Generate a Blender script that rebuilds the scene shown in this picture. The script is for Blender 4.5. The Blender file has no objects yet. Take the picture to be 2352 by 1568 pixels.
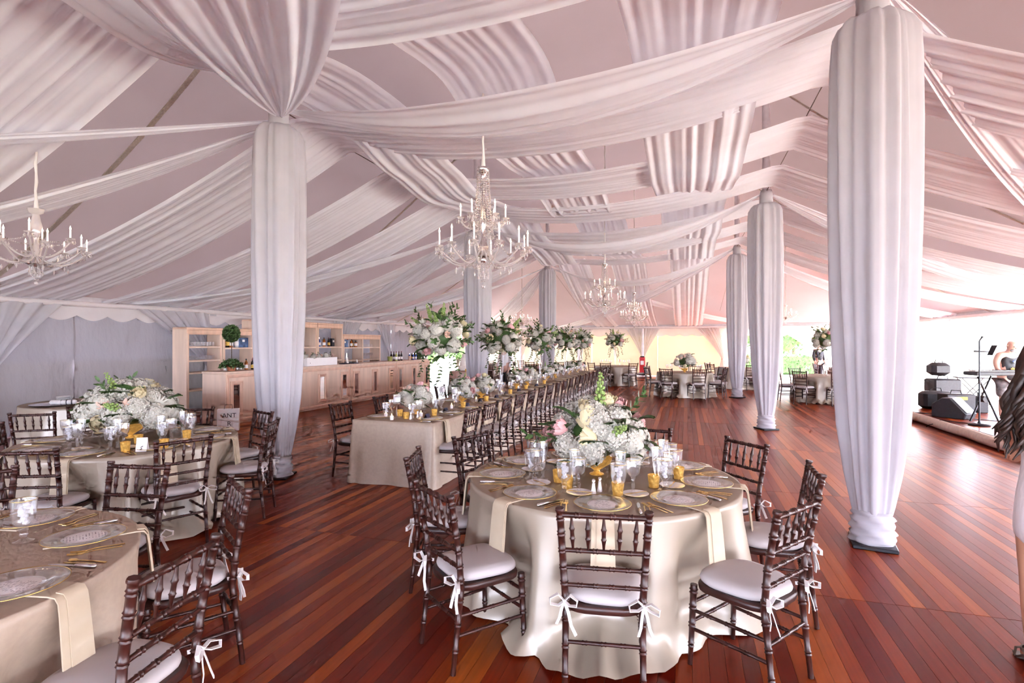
import bpy, bmesh, math, random
from mathutils import Vector, Matrix, noise as mnoise
PI = math.pi
R = random.Random(7)
scene = bpy.context.scene
COL = scene.collection
# ------------------------------------------------------------------ camera, world, sun, exposure
F_PX, HZ, CAM_H = 1240.0, 787.0, 1.70
YAW = math.atan((1576 - 1176) / F_PX)
cam = bpy.data.cameras.new('camera'); cam_o = bpy.data.objects.new('camera', cam); COL.objects.link(cam_o)
cam.sensor_width = 36.0; cam.lens = F_PX / 2352 * 36.0; cam.shift_y = (HZ - 784) / 2352
cam.clip_start = 0.05; cam.clip_end = 400
cam_o.location = (0, 0, CAM_H); cam_o.rotation_euler = (PI / 2, 0, YAW)
scene.camera = cam_o
world = bpy.data.worlds.new('world'); scene.world = world; world.use_nodes = True
bg = world.node_tree.nodes['Background']
bg.inputs[0].default_value = (0.75, 0.81, 1.0, 1); bg.inputs[1].default_value = 3.4
sl = bpy.data.lights.new('sun', 'SUN'); sl.energy = 15.0; sl.angle = 0.02; sl.color = (1.0, 0.86, 0.74)
so = bpy.data.objects.new('sun', sl); COL.objects.link(so)
so.rotation_euler = Vector((-0.35, -0.88, -0.40)).to_track_quat('-Z', 'Y').to_euler()
vs = scene.view_settings; vs.view_transform = 'Standard'; vs.look = 'None'; vs.gamma = 1.0
vs.use_curve_mapping = False; vs.exposure = 3.1
scene.display_settings.display_device = 'sRGB'
cy = scene.cycles
cy.use_denoising = True; cy.denoising_input_passes = 'RGB_ALBEDO_NORMAL'; cy.denoising_prefilter = 'ACCURATE'; cy.max_bounces = 7; cy.diffuse_bounces = 5; cy.glossy_bounces = 3
cy.transmission_bounces = 6; cy.transparent_max_bounces = 10; cy.use_adaptive_sampling = True; cy.adaptive_threshold = .06; cy.adaptive_min_samples = 12; cy.sample_clamp_indirect = 6.0
cy.caustics_reflective = False; cy.caustics_refractive = False; cy.blur_glossy = 0.5

# ------------------------------------------------------------------ materials
MATS = {}
def _mix(nt, a, b, fac):
    m = nt.nodes.new('ShaderNodeMixShader')
    if hasattr(fac, 'is_linked'): nt.links.new(fac, m.inputs[0])
    else: m.inputs[0].default_value = fac
    nt.links.new(a, m.inputs[1]); nt.links.new(b, m.inputs[2]); return m.outputs[0]
def _new(name):
    m = bpy.data.materials.new(name); m.use_nodes = True; nt = m.node_tree; nt.nodes.clear()
    out = nt.nodes.new('ShaderNodeOutputMaterial'); MATS[name] = m
    return m, nt, out
def _noisecol(nt, c, amt, scale, stretch=(1, 1, 1), coord='Object', detail=3):
    tc = nt.nodes.new('ShaderNodeTexCoord'); mp = nt.nodes.new('ShaderNodeMapping')
    mp.inputs['Scale'].default_value = stretch
    nt.links.new(tc.outputs[coord], mp.inputs[0])
    n = nt.nodes.new('ShaderNodeTexNoise'); n.inputs['Scale'].default_value = scale; n.inputs['Detail'].default_value = detail
    nt.links.new(mp.outputs[0], n.inputs['Vector'])
    r = nt.nodes.new('ShaderNodeValToRGB')
    lo = [max(0, x * (1 - amt)) for x in c[:3]]; hi = [min(1, x * (1 + amt)) for x in c[:3]]
    r.color_ramp.elements[0].position = .3; r.color_ramp.elements[1].position = .7
    r.color_ramp.elements[0].color = (*lo, 1); r.color_ramp.elements[1].color = (*hi, 1)
    nt.links.new(n.outputs['Fac'], r.inputs[0])
    return r.outputs[0], n.outputs['Fac']
def mat(name, c, rough=.5, metal=0.0, amt=.08, scale=8, stretch=(1, 1, 1), bump=0, spec=.5, coat=0, emit=None, sheen=0, sss=0):
    m, nt, out = _new(name)
    p = nt.nodes.new('ShaderNodeBsdfPrincipled')
    col, fac = _noisecol(nt, c, amt, scale, stretch)
    nt.links.new(col, p.inputs['Base Color'])
    p.inputs['Roughness'].default_value = rough; p.inputs['Metallic'].default_value = metal
    p.inputs['Specular IOR Level'].default_value = spec
    if coat: p.inputs['Coat Weight'].default_value = coat; p.inputs['Coat Roughness'].default_value = .12
    if sheen: p.inputs['Sheen Weight'].default_value = sheen
    if emit: p.inputs['Emission Color'].default_value = (*emit[0], 1); p.inputs['Emission Strength'].default_value = emit[1]
    if bump:
        b = nt.nodes.new('ShaderNodeBump'); b.inputs['Strength'].default_value = bump; b.inputs['Distance'].default_value = .01
        nt.links.new(fac, b.inputs['Height']); nt.links.new(b.outputs[0], p.inputs['Normal'])
    nt.links.new(p.outputs[0], out.inputs[0]); return m
def cloth(name, c, trans=.35, sheer=0.0, amt=.04, scale=6, stretch=(1, 1, 1), tcol=None, gloss=0, bump=0):
    m, nt, out = _new(name)
    col, fac = _noisecol(nt, c, amt, scale, stretch)
    d = nt.nodes.new('ShaderNodeBsdfDiffuse'); nt.links.new(col, d.inputs[0])
    t = nt.nodes.new('ShaderNodeBsdfTranslucent')
    if tcol: t.inputs[0].default_value = (*tcol, 1)
    else: nt.links.new(col, t.inputs[0])
    s = _mix(nt, d.outputs[0], t.outputs[0], trans)
    if gloss:
        g = nt.nodes.new('ShaderNodeBsdfGlossy'); g.inputs['Roughness'].default_value = .38; g.inputs[0].default_value = (.95, .92, .88, 1)
        s = _mix(nt, s, g.outputs[0], gloss)
    if bump:
        b = nt.nodes.new('ShaderNodeBump'); b.inputs['Strength'].default_value = bump; b.inputs['Distance'].default_value = .02
        nt.links.new(fac, b.inputs['Height']); nt.links.new(b.outputs[0], d.inputs['Normal'])
        if gloss: nt.links.new(b.outputs[0], g.inputs['Normal'])
    if sheer:
        tr = nt.nodes.new('ShaderNodeBsdfTransparent'); s = _mix(nt, s, tr.outputs[0], sheer)
    nt.links.new(s, out.inputs[0]); return m
def glassy(name, tint=(1, 1, 1), refl=1.0, milky=0.0, mcol=(1, 1, 1), rough=.03, mt=.5, bump=0):
    m, nt, out = _new(name)
    tr = nt.nodes.new('ShaderNodeBsdfTransparent'); tr.inputs[0].default_value = (*tint, 1)
    gl = nt.nodes.new('ShaderNodeBsdfGlossy'); gl.inputs['Roughness'].default_value = rough
    lw = nt.nodes.new('ShaderNodeLayerWeight'); lw.inputs[0].default_value = .5
    pw = nt.nodes.new('ShaderNodeMath'); pw.operation = 'POWER'; pw.inputs[1].default_value = 2.6; nt.links.new(lw.outputs['Facing'], pw.inputs[0])
    fr = nt.nodes.new('ShaderNodeMath'); fr.operation = 'MULTIPLY_ADD'; fr.inputs[1].default_value = .55 * refl; fr.inputs[2].default_value = .04 * refl; nt.links.new(pw.outputs[0], fr.inputs[0])
    nz, fac = _noisecol(nt, (.95, .95, .95), .05, 20)
    nt.links.new(nz, gl.inputs[0])
    s = _mix(nt, tr.outputs[0], gl.outputs[0], fr.outputs[0])
    if bump:
        _c, bf = _noisecol(nt, (1, 1, 1), .1, 1.6, (1, 1, .45), detail=6)
        bn = nt.nodes.new('ShaderNodeBump'); bn.inputs['Strength'].default_value = bump; bn.inputs['Distance'].default_value = .12; nt.links.new(bf, bn.inputs['Height']); nt.links.new(bn.outputs[0], gl.inputs['Normal'])
    if milky:
        d = nt.nodes.new('ShaderNodeBsdfDiffuse'); d.inputs[0].default_value = (*mcol, 1)
        t = nt.nodes.new('ShaderNodeBsdfTranslucent'); t.inputs[0].default_value = (*mcol, 1)
        if bump: nt.links.new(bn.outputs[0], d.inputs['Normal'])
        s = _mix(nt, s, _mix(nt, d.outputs[0], t.outputs[0], mt), milky)
    nt.links.new(s, out.inputs[0]); return m
def plank_mat():
    m, nt, out = _new('varnished fir')
    N = nt.nodes.new; L = nt.links.new
    geo = N('ShaderNodeNewGeometry'); oi = N('ShaderNodeObjectInfo')
    at = N('ShaderNodeAttribute'); at.attribute_name = 'rnd'
    add = N('ShaderNodeMath'); add.operation = 'ADD'; L(at.outputs['Fac'], add.inputs[0]); L(oi.outputs['Random'], add.inputs[1])
    fr = N('ShaderNodeMath'); fr.operation = 'FRACT'; L(add.outputs[0], fr.inputs[0])
    rp = N('ShaderNodeValToRGB'); cr = rp.color_ramp
    cols = [(0, (.105, .009, .003)), (.3, (.155, .015, .004)), (.6, (.21, .026, .005)), (.82, (.29, .052, .007)), (1, (.41, .10, .014))]
    cr.elements[0].color = (*cols[0][1], 1); cr.elements[1].color = (*cols[-1][1], 1)
    for p_, c_ in cols[1:-1]:
        e = cr.elements.new(p_); e.color = (*c_, 1)
    L(fr.outputs[0], rp.inputs[0])
    mp = N('ShaderNodeMapping'); mp.inputs['Scale'].default_value = (55, 1.3, 1); L(geo.outputs['Position'], mp.inputs[0])
    nz = N('ShaderNodeTexNoise'); nz.inputs['Scale'].default_value = 1.0; nz.inputs['Detail'].default_value = 4; L(mp.outputs[0], nz.inputs['Vector'])
    g = N('ShaderNodeValToRGB'); g.color_ramp.elements[0].color = (.62, .6, .58, 1); g.color_ramp.elements[1].color = (1.25, 1.2, 1.15, 1)
    L(nz.outputs['Fac'], g.inputs[0])
    mx = N('ShaderNodeMix'); mx.data_type = 'RGBA'; mx.blend_type = 'MULTIPLY'; mx.inputs[0].default_value = 1
    L(rp.outputs[0], mx.inputs[6]); L(g.outputs[0], mx.inputs[7])
    p = N('ShaderNodeBsdfPrincipled'); L(mx.outputs[2], p.inputs['Base Color'])
    n2 = N('ShaderNodeTexNoise'); n2.inputs['Scale'].default_value = 2.2; n2.inputs['Detail'].default_value = 5; L(geo.outputs['Position'], n2.inputs['Vector'])
    mr = N('ShaderNodeMapRange'); mr.inputs['To Min'].default_value = .295; mr.inputs['To Max'].default_value = .325; L(n2.outputs['Fac'], mr.inputs[0])
    L(mr.outputs[0], p.inputs['Roughness']); p.inputs['Specular IOR Level'].default_value = .22
    bp = N('ShaderNodeBump'); bp.inputs['Strength'].default_value = .03; bp.inputs['Distance'].default_value = .004
    L(nz.outputs['Fac'], bp.inputs['Height']); L(bp.outputs[0], p.inputs['Normal'])
    L(p.outputs[0], out.inputs[0]); return m
def menu_mat():
    m, nt, out = _new('printed menu card'); N = nt.nodes.new; L = nt.links.new
    tc = N('ShaderNodeTexCoord'); w = N('ShaderNodeTexWave'); w.bands_direction = 'Y'; w.inputs['Scale'].default_value = 26
    L(tc.outputs['Object'], w.inputs[0])
    n = N('ShaderNodeTexNoise'); n.inputs['Scale'].default_value = 60; L(tc.outputs['Object'], n.inputs['Vector'])
    sep = N('ShaderNodeSeparateXYZ'); L(tc.outputs['Object'], sep.inputs[0])
    ab = N('ShaderNodeMath'); ab.operation = 'ABSOLUTE'; L(sep.outputs[0], ab.inputs[0])
    lt = N('ShaderNodeMath'); lt.operation = 'LESS_THAN'; lt.inputs[1].default_value = .045; L(ab.outputs[0], lt.inputs[0])
    g1 = N('ShaderNodeMath'); g1.operation = 'GREATER_THAN'; g1.inputs[1].default_value = .72; L(w.outputs['Fac'], g1.inputs[0])
    g2 = N('ShaderNodeMath'); g2.operation = 'GREATER_THAN'; g2.inputs[1].default_value = .5; L(n.outputs['Fac'], g2.inputs[0])
    a = N('ShaderNodeMath'); a.operation = 'MULTIPLY'; L(g1.outputs[0], a.inputs[0]); L(g2.outputs[0], a.inputs[1])
    b = N('ShaderNodeMath'); b.operation = 'MULTIPLY'; L(a.outputs[0], b.inputs[0]); L(lt.outputs[0], b.inputs[1])
    mx = N('ShaderNodeMix'); mx.data_type = 'RGBA'; L(b.outputs[0], mx.inputs[0])
    mx.inputs[6].default_value = (.78, .76, .76, 1); mx.inputs[7].default_value = (.30, .28, .30, 1)
    p = N('ShaderNodeBsdfPrincipled'); p.inputs['Roughness'].default_value = .7; L(mx.outputs[2], p.inputs['Base Color'])
    L(p.outputs[0], out.inputs[0]); return m

M = dict(
    plank=plank_mat(), menu=menu_mat(),
    slab=mat('dark subfloor', (.03, .015, .01), .8),
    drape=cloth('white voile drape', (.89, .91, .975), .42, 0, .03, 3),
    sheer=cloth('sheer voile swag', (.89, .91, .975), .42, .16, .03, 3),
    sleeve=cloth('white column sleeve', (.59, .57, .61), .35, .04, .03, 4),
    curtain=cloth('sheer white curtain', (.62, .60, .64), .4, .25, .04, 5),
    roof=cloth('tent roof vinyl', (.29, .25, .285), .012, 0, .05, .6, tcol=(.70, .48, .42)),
    farwall=cloth('cream sidewall canvas', (.70, .60, .46), .014, 0, .04, 1.2, tcol=(.97, .74, .42)),
    vinyl=glassy('clear wrinkled vinyl', (.25, .24, .27), .9, .987, (.27, .24, .258), .25, .010, .9),
    brightwall=cloth('backlit sidewall', (.88, .86, .9), .7, .62, .03, 1.5),
    valance=cloth('white valance', (.84, .79, .80), .4, 0, .03, 3),
    strap=mat('beige webbing strap', (.42, .36, .31), .8, amt=.15, scale=40),
    eave=mat('white eave webbing', (.52, .49, .53), .8),
    rope=mat('dark cable', (.10, .06, .05), .6),
    pole=mat('grey painted pole', (.62, .58, .62), .45, .2),
    black=mat('black plastic', (.018, .018, .022), .5, amt=.3, scale=30),
    blackmetal=mat('black metal', (.02, .02, .025), .35, .4),
    chair=mat('mahogany stain', (.032, .0075, .005), .38, amt=.35, scale=6, stretch=(1, 1, .25), spec=.45, coat=.0),
    cushion=mat('ivory cushion', (.45, .415, .415), .85, amt=.03, scale=5, bump=.15, spec=.2),
    ribbon=mat('white ribbon tie', (.62, .59, .58), .8, amt=.03, spec=.2),
    satin=cloth('champagne satin', (.345, .285, .22), .06, 0, .05, 3, (1, 1, .3), gloss=.10),
    linen=cloth('beige table linen', (.43, .34, .265), .06, 0, .05, 30, gloss=.05, bump=.1),
    napkin=mat('champagne napkin', (.50, .415, .305), .6, amt=.05, scale=12, spec=.3),
    glass=glassy('clear glass', (.975, .975, .98), 1.25, .035, (.95, .95, .97)),
    platglass=glassy('clear plate glass', (.95, .96, .965), .9, .10, (.85, .85, .84), .05),
    crystal=glassy('cut crystal', (.93, .92, .92), 1.8, .45, (.80, .76, .76), .04),
    gold=mat('gold', (.83, .57, .20), .22, 1.0, amt=.08),
    mercury=mat('gold mercury glass', (.46, .31, .09), .32, .9, amt=.4, scale=40, emit=((1, .5, .12), .04)),
    silver=mat('polished silver', (.72, .71, .74), .16, 1.0, amt=.05),
    chrome=mat('chandelier chrome', (.66, .62, .62), .2, 1.0, amt=.1),
    ice=cloth('crushed ice', (.93, .93, .96), .6, .12, .06, 60),
    china=mat('white china', (.84, .82, .82), .15, amt=.02),
    candle=mat('candle wax', (.86, .83, .86), .5, amt=.02),
    bulb=mat('candle bulb glow', (1, .8, .55), .3, emit=((1, .72, .42), 9.0)),
    flame=mat('candle flame', (1, .7, .3), .3, emit=((1, .55, .2), 6.0)),
    card=mat('white card', (.83, .81, .80), .7, amt=.02),
    navy=mat('navy card', (.02, .022, .05), .6, amt=.1),
    whiteflower=mat('white hydrangea petals', (.46, .445, .39), .7, amt=.10, scale=30, spec=.2, sss=1),
    cream=mat('cream petals', (.62, .54, .34), .7, amt=.08, scale=30, spec=.2),
    creamcore=mat('yellow flower centre', (.80, .62, .12), .8, amt=.2, scale=60),
    pink=mat('pink petals', (.62, .35, .35), .7, amt=.14, scale=25, spec=.2),
    blush=mat('blush petals', (.63, .43, .35), .7, amt=.10, scale=25, spec=.2),
    leaf=mat('green leaf', (.055, .11, .03), .5, amt=.35, scale=25, spec=.4),
    sprig=mat('pale green sprig', (.22, .33, .09), .6, amt=.3, scale=30),
    terracotta=mat('terracotta', (.36, .12, .055), .8, amt=.15, scale=20),
    pickled=mat('pickled oak', (.74, .56, .44), .55, amt=.10, scale=7, stretch=(1, 1, .12), spec=.3),
    mould=mat('peach oak moulding', (.74, .49, .36), .45, amt=.10, scale=9, stretch=(1, 1, .3), spec=.4),
    mirror=mat('mirror glass', (.80, .78, .78), .03, 1.0, amt=.02),
    skin=mat('tan skin', (.50, .25, .16), .5, amt=.08, scale=6),
    skin2=mat('light skin', (.60, .36, .28), .5, amt=.06, scale=6),
    hair=mat('dark brown hair', (.035, .018, .013), .45, amt=.5, scale=50, stretch=(1, 1, .1)),
    dress=mat('white ribbed dress', (.74, .66, .68), .7, amt=.14, scale=60, stretch=(1, 1, .02), bump=.4),
    camo=mat('grey camo', (.20, .19, .19), .8, amt=.7, scale=11),
    suit=mat('charcoal suit', (.045, .045, .06), .8),
    shirt=mat('white shirt', (.82, .80, .82), .8),
    red=mat('red enamel', (.55, .02, .03), .35),
    blush_cloth=cloth('rose taffeta', (.52, .30, .24), .08, 0, .06, 8, gloss=.10),
    grass=mat('lawn', (.46, .46, .34), .9, amt=.25, scale=4),
    hedge=mat('hedge leaves', (.045, .095, .018), .7, amt=.5, scale=14),
    tree=mat('tree leaves', (.06, .12, .03), .7, amt=.45, scale=8),
    bark=mat('bark', (.10, .07, .05), .9),
    carpetroll=mat('beige stage edging', (.62, .50, .42), .7, amt=.1, scale=15),
    ink=mat('black ink', (.02, .02, .025), .6),
    winered=mat('dark wine glass', (.012, .009, .010), .12, coat=.5),
    amber=mat('amber spirit', (.42, .12, .02), .1, coat=.5),
    blueb=mat('blue bottle', (.03, .08, .35), .1, coat=.5),
    clearb=mat('pale spirit bottle', (.55, .58, .62), .1, coat=.5),
    roseb=mat('rose wine', (.55, .25, .16), .12, coat=.5),
    greenb=mat('green white-wine bottle', (.33, .36, .10), .12, coat=.5),
    foil=mat('bottle foil', (.10, .02, .03), .3, .5),
    goldlabel=mat('yellow label', (.75, .50, .10), .6, amt=.3, scale=60),
    boxblue=mat('blue and wine gift box', (.05, .10, .22), .5, amt=.8, scale=9),
    boxblack=mat('black gift box', (.015, .015, .03), .4),
    cake=mat('white icing', (.85, .79, .72), .6, amt=.04, scale=30, bump=.2),
    yellow=mat('yellow decal', (.75, .70, .05), .5),
)
for q in ('bulb', 'flame', 'mercury'): M[q].cycles.emission_sampling = 'NONE'
# ------------------------------------------------------------------ mesh building helpers
class MB:
    def __init__(s): s.v = []; s.f = []
    def grid(s, pts, close_u=False, close_v=False):
        n = len(pts); m = len(pts[0]); b = len(s.v)
        for r in pts: s.v.extend(r)
        for i in range(n if close_u else n - 1):
            i2 = (i + 1) % n
            for j in range(m if close_v else m - 1):
                j2 = (j + 1) % m
                s.f.append((b + i * m + j, b + i * m + j2, b + i2 * m + j2, b + i2 * m + j))
        return b
    def ngon(s, pts): b = len(s.v); s.v.extend(pts); s.f.append(tuple(range(b, b + len(pts))))
    def box(s, x0, x1, y0, y1, z0, z1):
        b = len(s.v)
        s.v += [(x0, y0, z0), (x1, y0, z0), (x1, y1, z0), (x0, y1, z0), (x0, y0, z1), (x1, y0, z1), (x1, y1, z1), (x0, y1, z1)]
        s.f += [tuple(b + k for k in q) for q in ((0, 3, 2, 1), (4, 5, 6, 7), (0, 1, 5, 4), (1, 2, 6, 5), (2, 3, 7, 6), (3, 0, 4, 7))]
        return s
    def bbox(s, x0, x1, y0, y1, z0, z1, c=.006):
        """box with chamfered edges: rings in z"""
        def ring(i, z): return [(x0 + i + c, y0 + i, z), (x1 - i - c, y0 + i, z), (x1 - i, y0 + i + c, z), (x1 - i, y1 - i - c, z),
                                (x1 - i - c, y1 - i, z), (x0 + i + c, y1 - i, z), (x0 + i, y1 - i - c, z), (x0 + i, y0 + i + c, z)]
        rs = [ring(c, z0), ring(0, z0 + c), ring(0, z1 - c), ring(c, z1)]
        b = s.grid(rs, close_v=True); s.f.append(tuple(b + k for k in range(7, -1, -1))); s.f.append(tuple(b + 24 + k for k in range(8)))
        return s
    def lathe(s, prof, seg=20, c=(0, 0), cap0=False, cap1=False, ax=None):
        pts = []
        for r, z in prof:
            pts.append([(c[0] + r * math.cos(2 * PI * k / seg), c[1] + r * math.sin(2 * PI * k / seg), z) for k in range(seg)])
        b = s.grid(pts, close_v=True); n = len(prof)
        if cap0: s.f.append(tuple(b + k for k in range(seg - 1, -1, -1)))
        if cap1: s.f.append(tuple(b + (n - 1) * seg + k for k in range(seg)))
        return s
    def tube(s, path, rad, seg=8, caps=True):
        P = [Vector(p) for p in path]; n = len(P)
        if not hasattr(rad, '__len__'): rad = [rad] * n
        rows = []; ref = None
        for i in range(n):
            t = (P[min(i + 1, n - 1)] - P[max(i - 1, 0)]).normalized()
            if ref is None:
                ref = Vector((0, 0, 1)) if abs(t.z) < .9 else Vector((1, 0, 0))
            a = t.cross(ref)
            a = a.normalized() if a.length > 1e-6 else Vector((1, 0, 0)); b2 = t.cross(a).normalized(); ref = -b2 if False else ref
            rows.append([tuple(P[i] + (a * math.cos(2 * PI * k / seg) + b2 * math.sin(2 * PI * k / seg)) * rad[i]) for k in range(seg)])
        b = s.grid(rows, close_v=True)
        if caps:
            s.f.append(tuple(b + k for k in range(seg - 1, -1, -1))); s.f.append(tuple(b + (n - 1) * seg + k for k in range(seg)))
        return s
    def rod(s, p0, p1, r0, r1, nodes, seg=8, bump=1.28):
        """bamboo-turned rod: nodes = list of fractions with a double ring"""
        p0 = Vector(p0); p1 = Vector(p1); L = (p1 - p0).length
        fr = [(0, 1.0)]
        d = .0045 / L
        for q in nodes:
            fr += [(q - 3.2 * d, 1.0), (q - 2 * d, bump), (q - .7 * d, 1.02), (q + .7 * d, 1.02), (q + 2 * d, bump), (q + 3.2 * d, 1.0)]
        fr.append((1, 1.0))
        fr = [(min(1, max(0, a)), k) for a, k in fr]
        s.tube([p0.lerp(p1, a) for a, k in fr], [(r0 + (r1 - r0) * a) * k for a, k in fr], seg); return s
    def ribbon(s, path, width, wdir, th=.002):
        P = [Vector(p) for p in path]; n = len(P); rows = []
        for i in range(n):
            t = (P[min(i + 1, n - 1)] - P[max(i - 1, 0)]).normalized()
            w = Vector(wdir[i] if isinstance(wdir, list) else wdir); w = (w - t * w.dot(t)).normalized()
            nn = t.cross(w).normalized(); h = (width[i] if hasattr(width, '__len__') else width) / 2
            rows.append([tuple(P[i] + w * h + nn * th), tuple(P[i] + w * h - nn * th), tuple(P[i] - w * h - nn * th), tuple(P[i] - w * h + nn * th)])
        b = s.grid(rows, close_v=True); s.f.append((b + 3, b + 2, b + 1, b)); e = b + (n - 1) * 4; s.f.append((e, e + 1, e + 2, e + 3)); return s
    def ico(s, r=1, c=(0, 0, 0), sub=1, sc=(1, 1, 1)):
        bm = bmesh.new(); bmesh.ops.create_icosphere(bm, subdivisions=sub, radius=r)
        b = len(s.v); bm.verts.index_update()
        s.v += [(v.co.x * sc[0] + c[0], v.co.y * sc[1] + c[1], v.co.z * sc[2] + c[2]) for v in bm.verts]
        s.f += [tuple(b + v.index for v in f.verts) for f in bm.faces]; bm.free(); return s
    def octa(s, c, r, h):
        b = len(s.v); x, y, z = c
        s.v += [(x, y, z + h), (x + r, y, z), (x, y + r, z), (x - r, y, z), (x, y - r, z), (x, y, z - h)]
        s.f += [(b, b + 1, b + 2), (b, b + 2, b + 3), (b, b + 3, b + 4), (b, b + 4, b + 1), (b + 5, b + 2, b + 1), (b + 5, b + 3, b + 2), (b + 5, b + 4, b + 3), (b + 5, b + 1, b + 4)]
        return s
    def mesh(s, name, m, smooth=35):
        me = bpy.data.meshes.new(name); me.from_pydata([tuple(v) for v in s.v], [], s.f)
        if smooth:
            me.shade_smooth()
            if smooth < 180: me.set_sharp_from_angle(angle=math.radians(smooth))
        for x in (m if isinstance(m, (list, tuple)) else [m]): me.materials.append(x)
        me.update(); return me
JOINED = {'crystal_drops', 'bead_festoon', 'bead_strand', 'leaf_cluster', 'printed_lines', 'lettering', 'shirt_lettering', 'shirt_print', 'foliage', 'crown', 'leaf_ball', 'ivy_skirt', 'ice'}
def put(name, me, parent=None, loc=None, rot=None, sc=None, label=None):
    o = bpy.data.objects.new(name, me); COL.objects.link(o)
    if parent is not None: o.parent = parent
    if loc is not None: o.location = loc
    if rot is not None: o.rotation_euler = rot
    if sc is not None: o.scale = sc if hasattr(sc, '__len__') else (sc, sc, sc)
    if label: o['label'] = label
    if name in JOINED: o['kind'] = 'stuff'
    return o
def tag(o, label, cat, group=None, kind=None):
    o['label'] = label; o['category'] = cat
    if group: o['group'] = group
    if kind: o['kind'] = kind
    return o
def thing(name, label, cat, loc=(0, 0, 0), rz=0, group=None):
    o = bpy.data.objects.new(name, None); COL.objects.link(o); o.empty_display_size = .1
    o.location = loc; o.rotation_euler = (0, 0, rz); return tag(o, label, cat, group)
def struct(o, label=None):
    o['kind'] = 'structure'
    if label: o['label'] = label
    return o
def build(name, label, cat, spec, loc, rz=0, group=None, sc=1):
    """an instance of a thing: spec = [(part name, mesh, loc, rot, scale, [sub-parts])]"""
    t = thing(name, label, cat, loc, rz, group)
    if sc != 1: t.scale = (sc, sc, sc)
    for p in spec: _part(p, t)
    return t
def _part(p, parent):
    o = put(p[0], p[1], parent, p[2] if len(p) > 2 else None, p[3] if len(p) > 3 else None, p[4] if len(p) > 4 else None)
    if len(p) > 5:
        for q in p[5]: _part(q, o)
ORD = ['zeroth', 'first', 'second', 'third', 'fourth', 'fifth', 'sixth', 'seventh', 'eighth', 'ninth', 'tenth', 'eleventh', 'twelfth', 'thirteenth',
       'fourteenth', 'fifteenth', 'sixteenth', 'seventeenth', 'eighteenth', 'nineteenth', 'twentieth']
CY, SY = math.cos(YAW), math.sin(YAW)
def proj(x, y, z):
    Z = -x * SY + y * CY; X = x * CY + y * SY
    return (1176 + F_PX * X / Z, HZ - F_PX * (z - CAM_H) / Z, Z) if Z > .05 else (0, 0, Z)
def lerp(a, b, t): return a + (b - a) * t
def sm(t): t = max(0, min(1, t)); return t * t * (3 - 2 * t)

# ------------------------------------------------------------------ layout of the tent
VL, VR, UN, UF, EAVE = -11.5, 8.1, -10.5, 28.5, 2.5
LC = [(-4.92, 5.61), (-4.92, 12.42), (-4.92, 19.6)]
RC = [(1.5, 5.28), (1.5, 11.66), (1.5, 18.05)]
CAB = 4.67
def roof_z(x, y):
    d = min((x - VL) / 6.6, (VR - x) / 6.6, (UF - y) / 8.6, (y - UN) / 7.0, 1.0)
    return EAVE + .06 + 4.5 * max(0, d) - .35 * math.sin(PI * max(0, min(1, d)))
# floor
sub = MB().box(VL - .3, VR + .3, UN - .3, UF + .3, -.2, -.026)
floor = struct(put('floor', sub.mesh('floor', M['slab'], 0)), 'glossy red fir dance floor of narrow boards')
PW, PL = 1.35 / 16, 2.7
plank_me = MB()
g = .0007; plank_me.box(-PW / 2 + g, PW / 2 - g, -PL / 2 + .002, PL / 2 - .002, -.022, 0); plank_me = plank_me.mesh('plank', M['plank'], 0)
cells = []
i0 = int((VL - 1.55) / PW) - 1; i1 = int((VR - 1.55) / PW) + 1
j0 = int((UN - 4.1) / PL) - 1; j1 = int((UF - 4.1) / PL) + 1
for j in range(j0, j1):
    for i in range(i0, i1):
        x = 1.55 + (i + .5) * PW; y = 4.1 + (j + .5) * PL
        a = 0; n_in = 0
        for t in (-.4, 0, .4):
            px, py, Z = proj(x, y + t * PL, 0)
            if Z > 1.6 and -20 < px < 2372 and py < 1640: n_in += 1; a += F_PX * PW / Z * F_PX * 1.7 * PL / Z / Z
        cells.append((-a, x, y))
cells.sort()
for k, (a, x, y) in enumerate(cells[:300]): put('plank', plank_me, floor, (x, y, R.uniform(-.0008, 0)))
mb = MB()
for a, x, y in cells[300:]:
    dz = R.uniform(-.0008, 0); gg = .002 if (round((x - 1.55) / PW - .5) % 16 == 0) else g
    mb.box(x - PW / 2 + gg, x + PW / 2 - g, y - PL / 2 + .003, y + PL / 2 - .003, -.022, dz)
me = mb.mesh('plank_field', M['plank'], 0); at = me.attributes.new('rnd', 'FLOAT', 'FACE'); rv = []
for _ in cells[300:]: q = R.random(); rv += [q] * 6
at.data.foreach_set('value', rv)
o = put('plank_field', me, floor); o['kind'] = 'stuff'; o['label'] = 'remaining narrow fir boards'

# roof skin
nu, nv = 50, 56
rows = [[(x, y, roof_z(x, y)) for x in [lerp(VL - .1, VR + .1, k / nu) for k in range(nu + 1)]] for y in [lerp(UN - .1, UF + .1, k / nv) for k in range(nv + 1)]]
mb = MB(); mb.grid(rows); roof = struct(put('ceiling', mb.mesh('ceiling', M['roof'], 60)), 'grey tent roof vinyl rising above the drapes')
for (x, y) in LC + RC:   # webbing straps over each pole, sewn to the roof
    sgn = -1 if x < 0 else 1; xe = VL if x < 0 else VR
    for yy in ((y + .35,) if True else ()):
        p = [(lerp(xe, x, t / 14), yy, roof_z(lerp(xe, x, t / 14), yy) - .02) for t in range(15)]
        mb = MB(); mb.ribbon(p, .075, (0, 1, 0), .004); put('strap', mb.mesh('strap', M['strap'], 0), roof)

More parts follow.
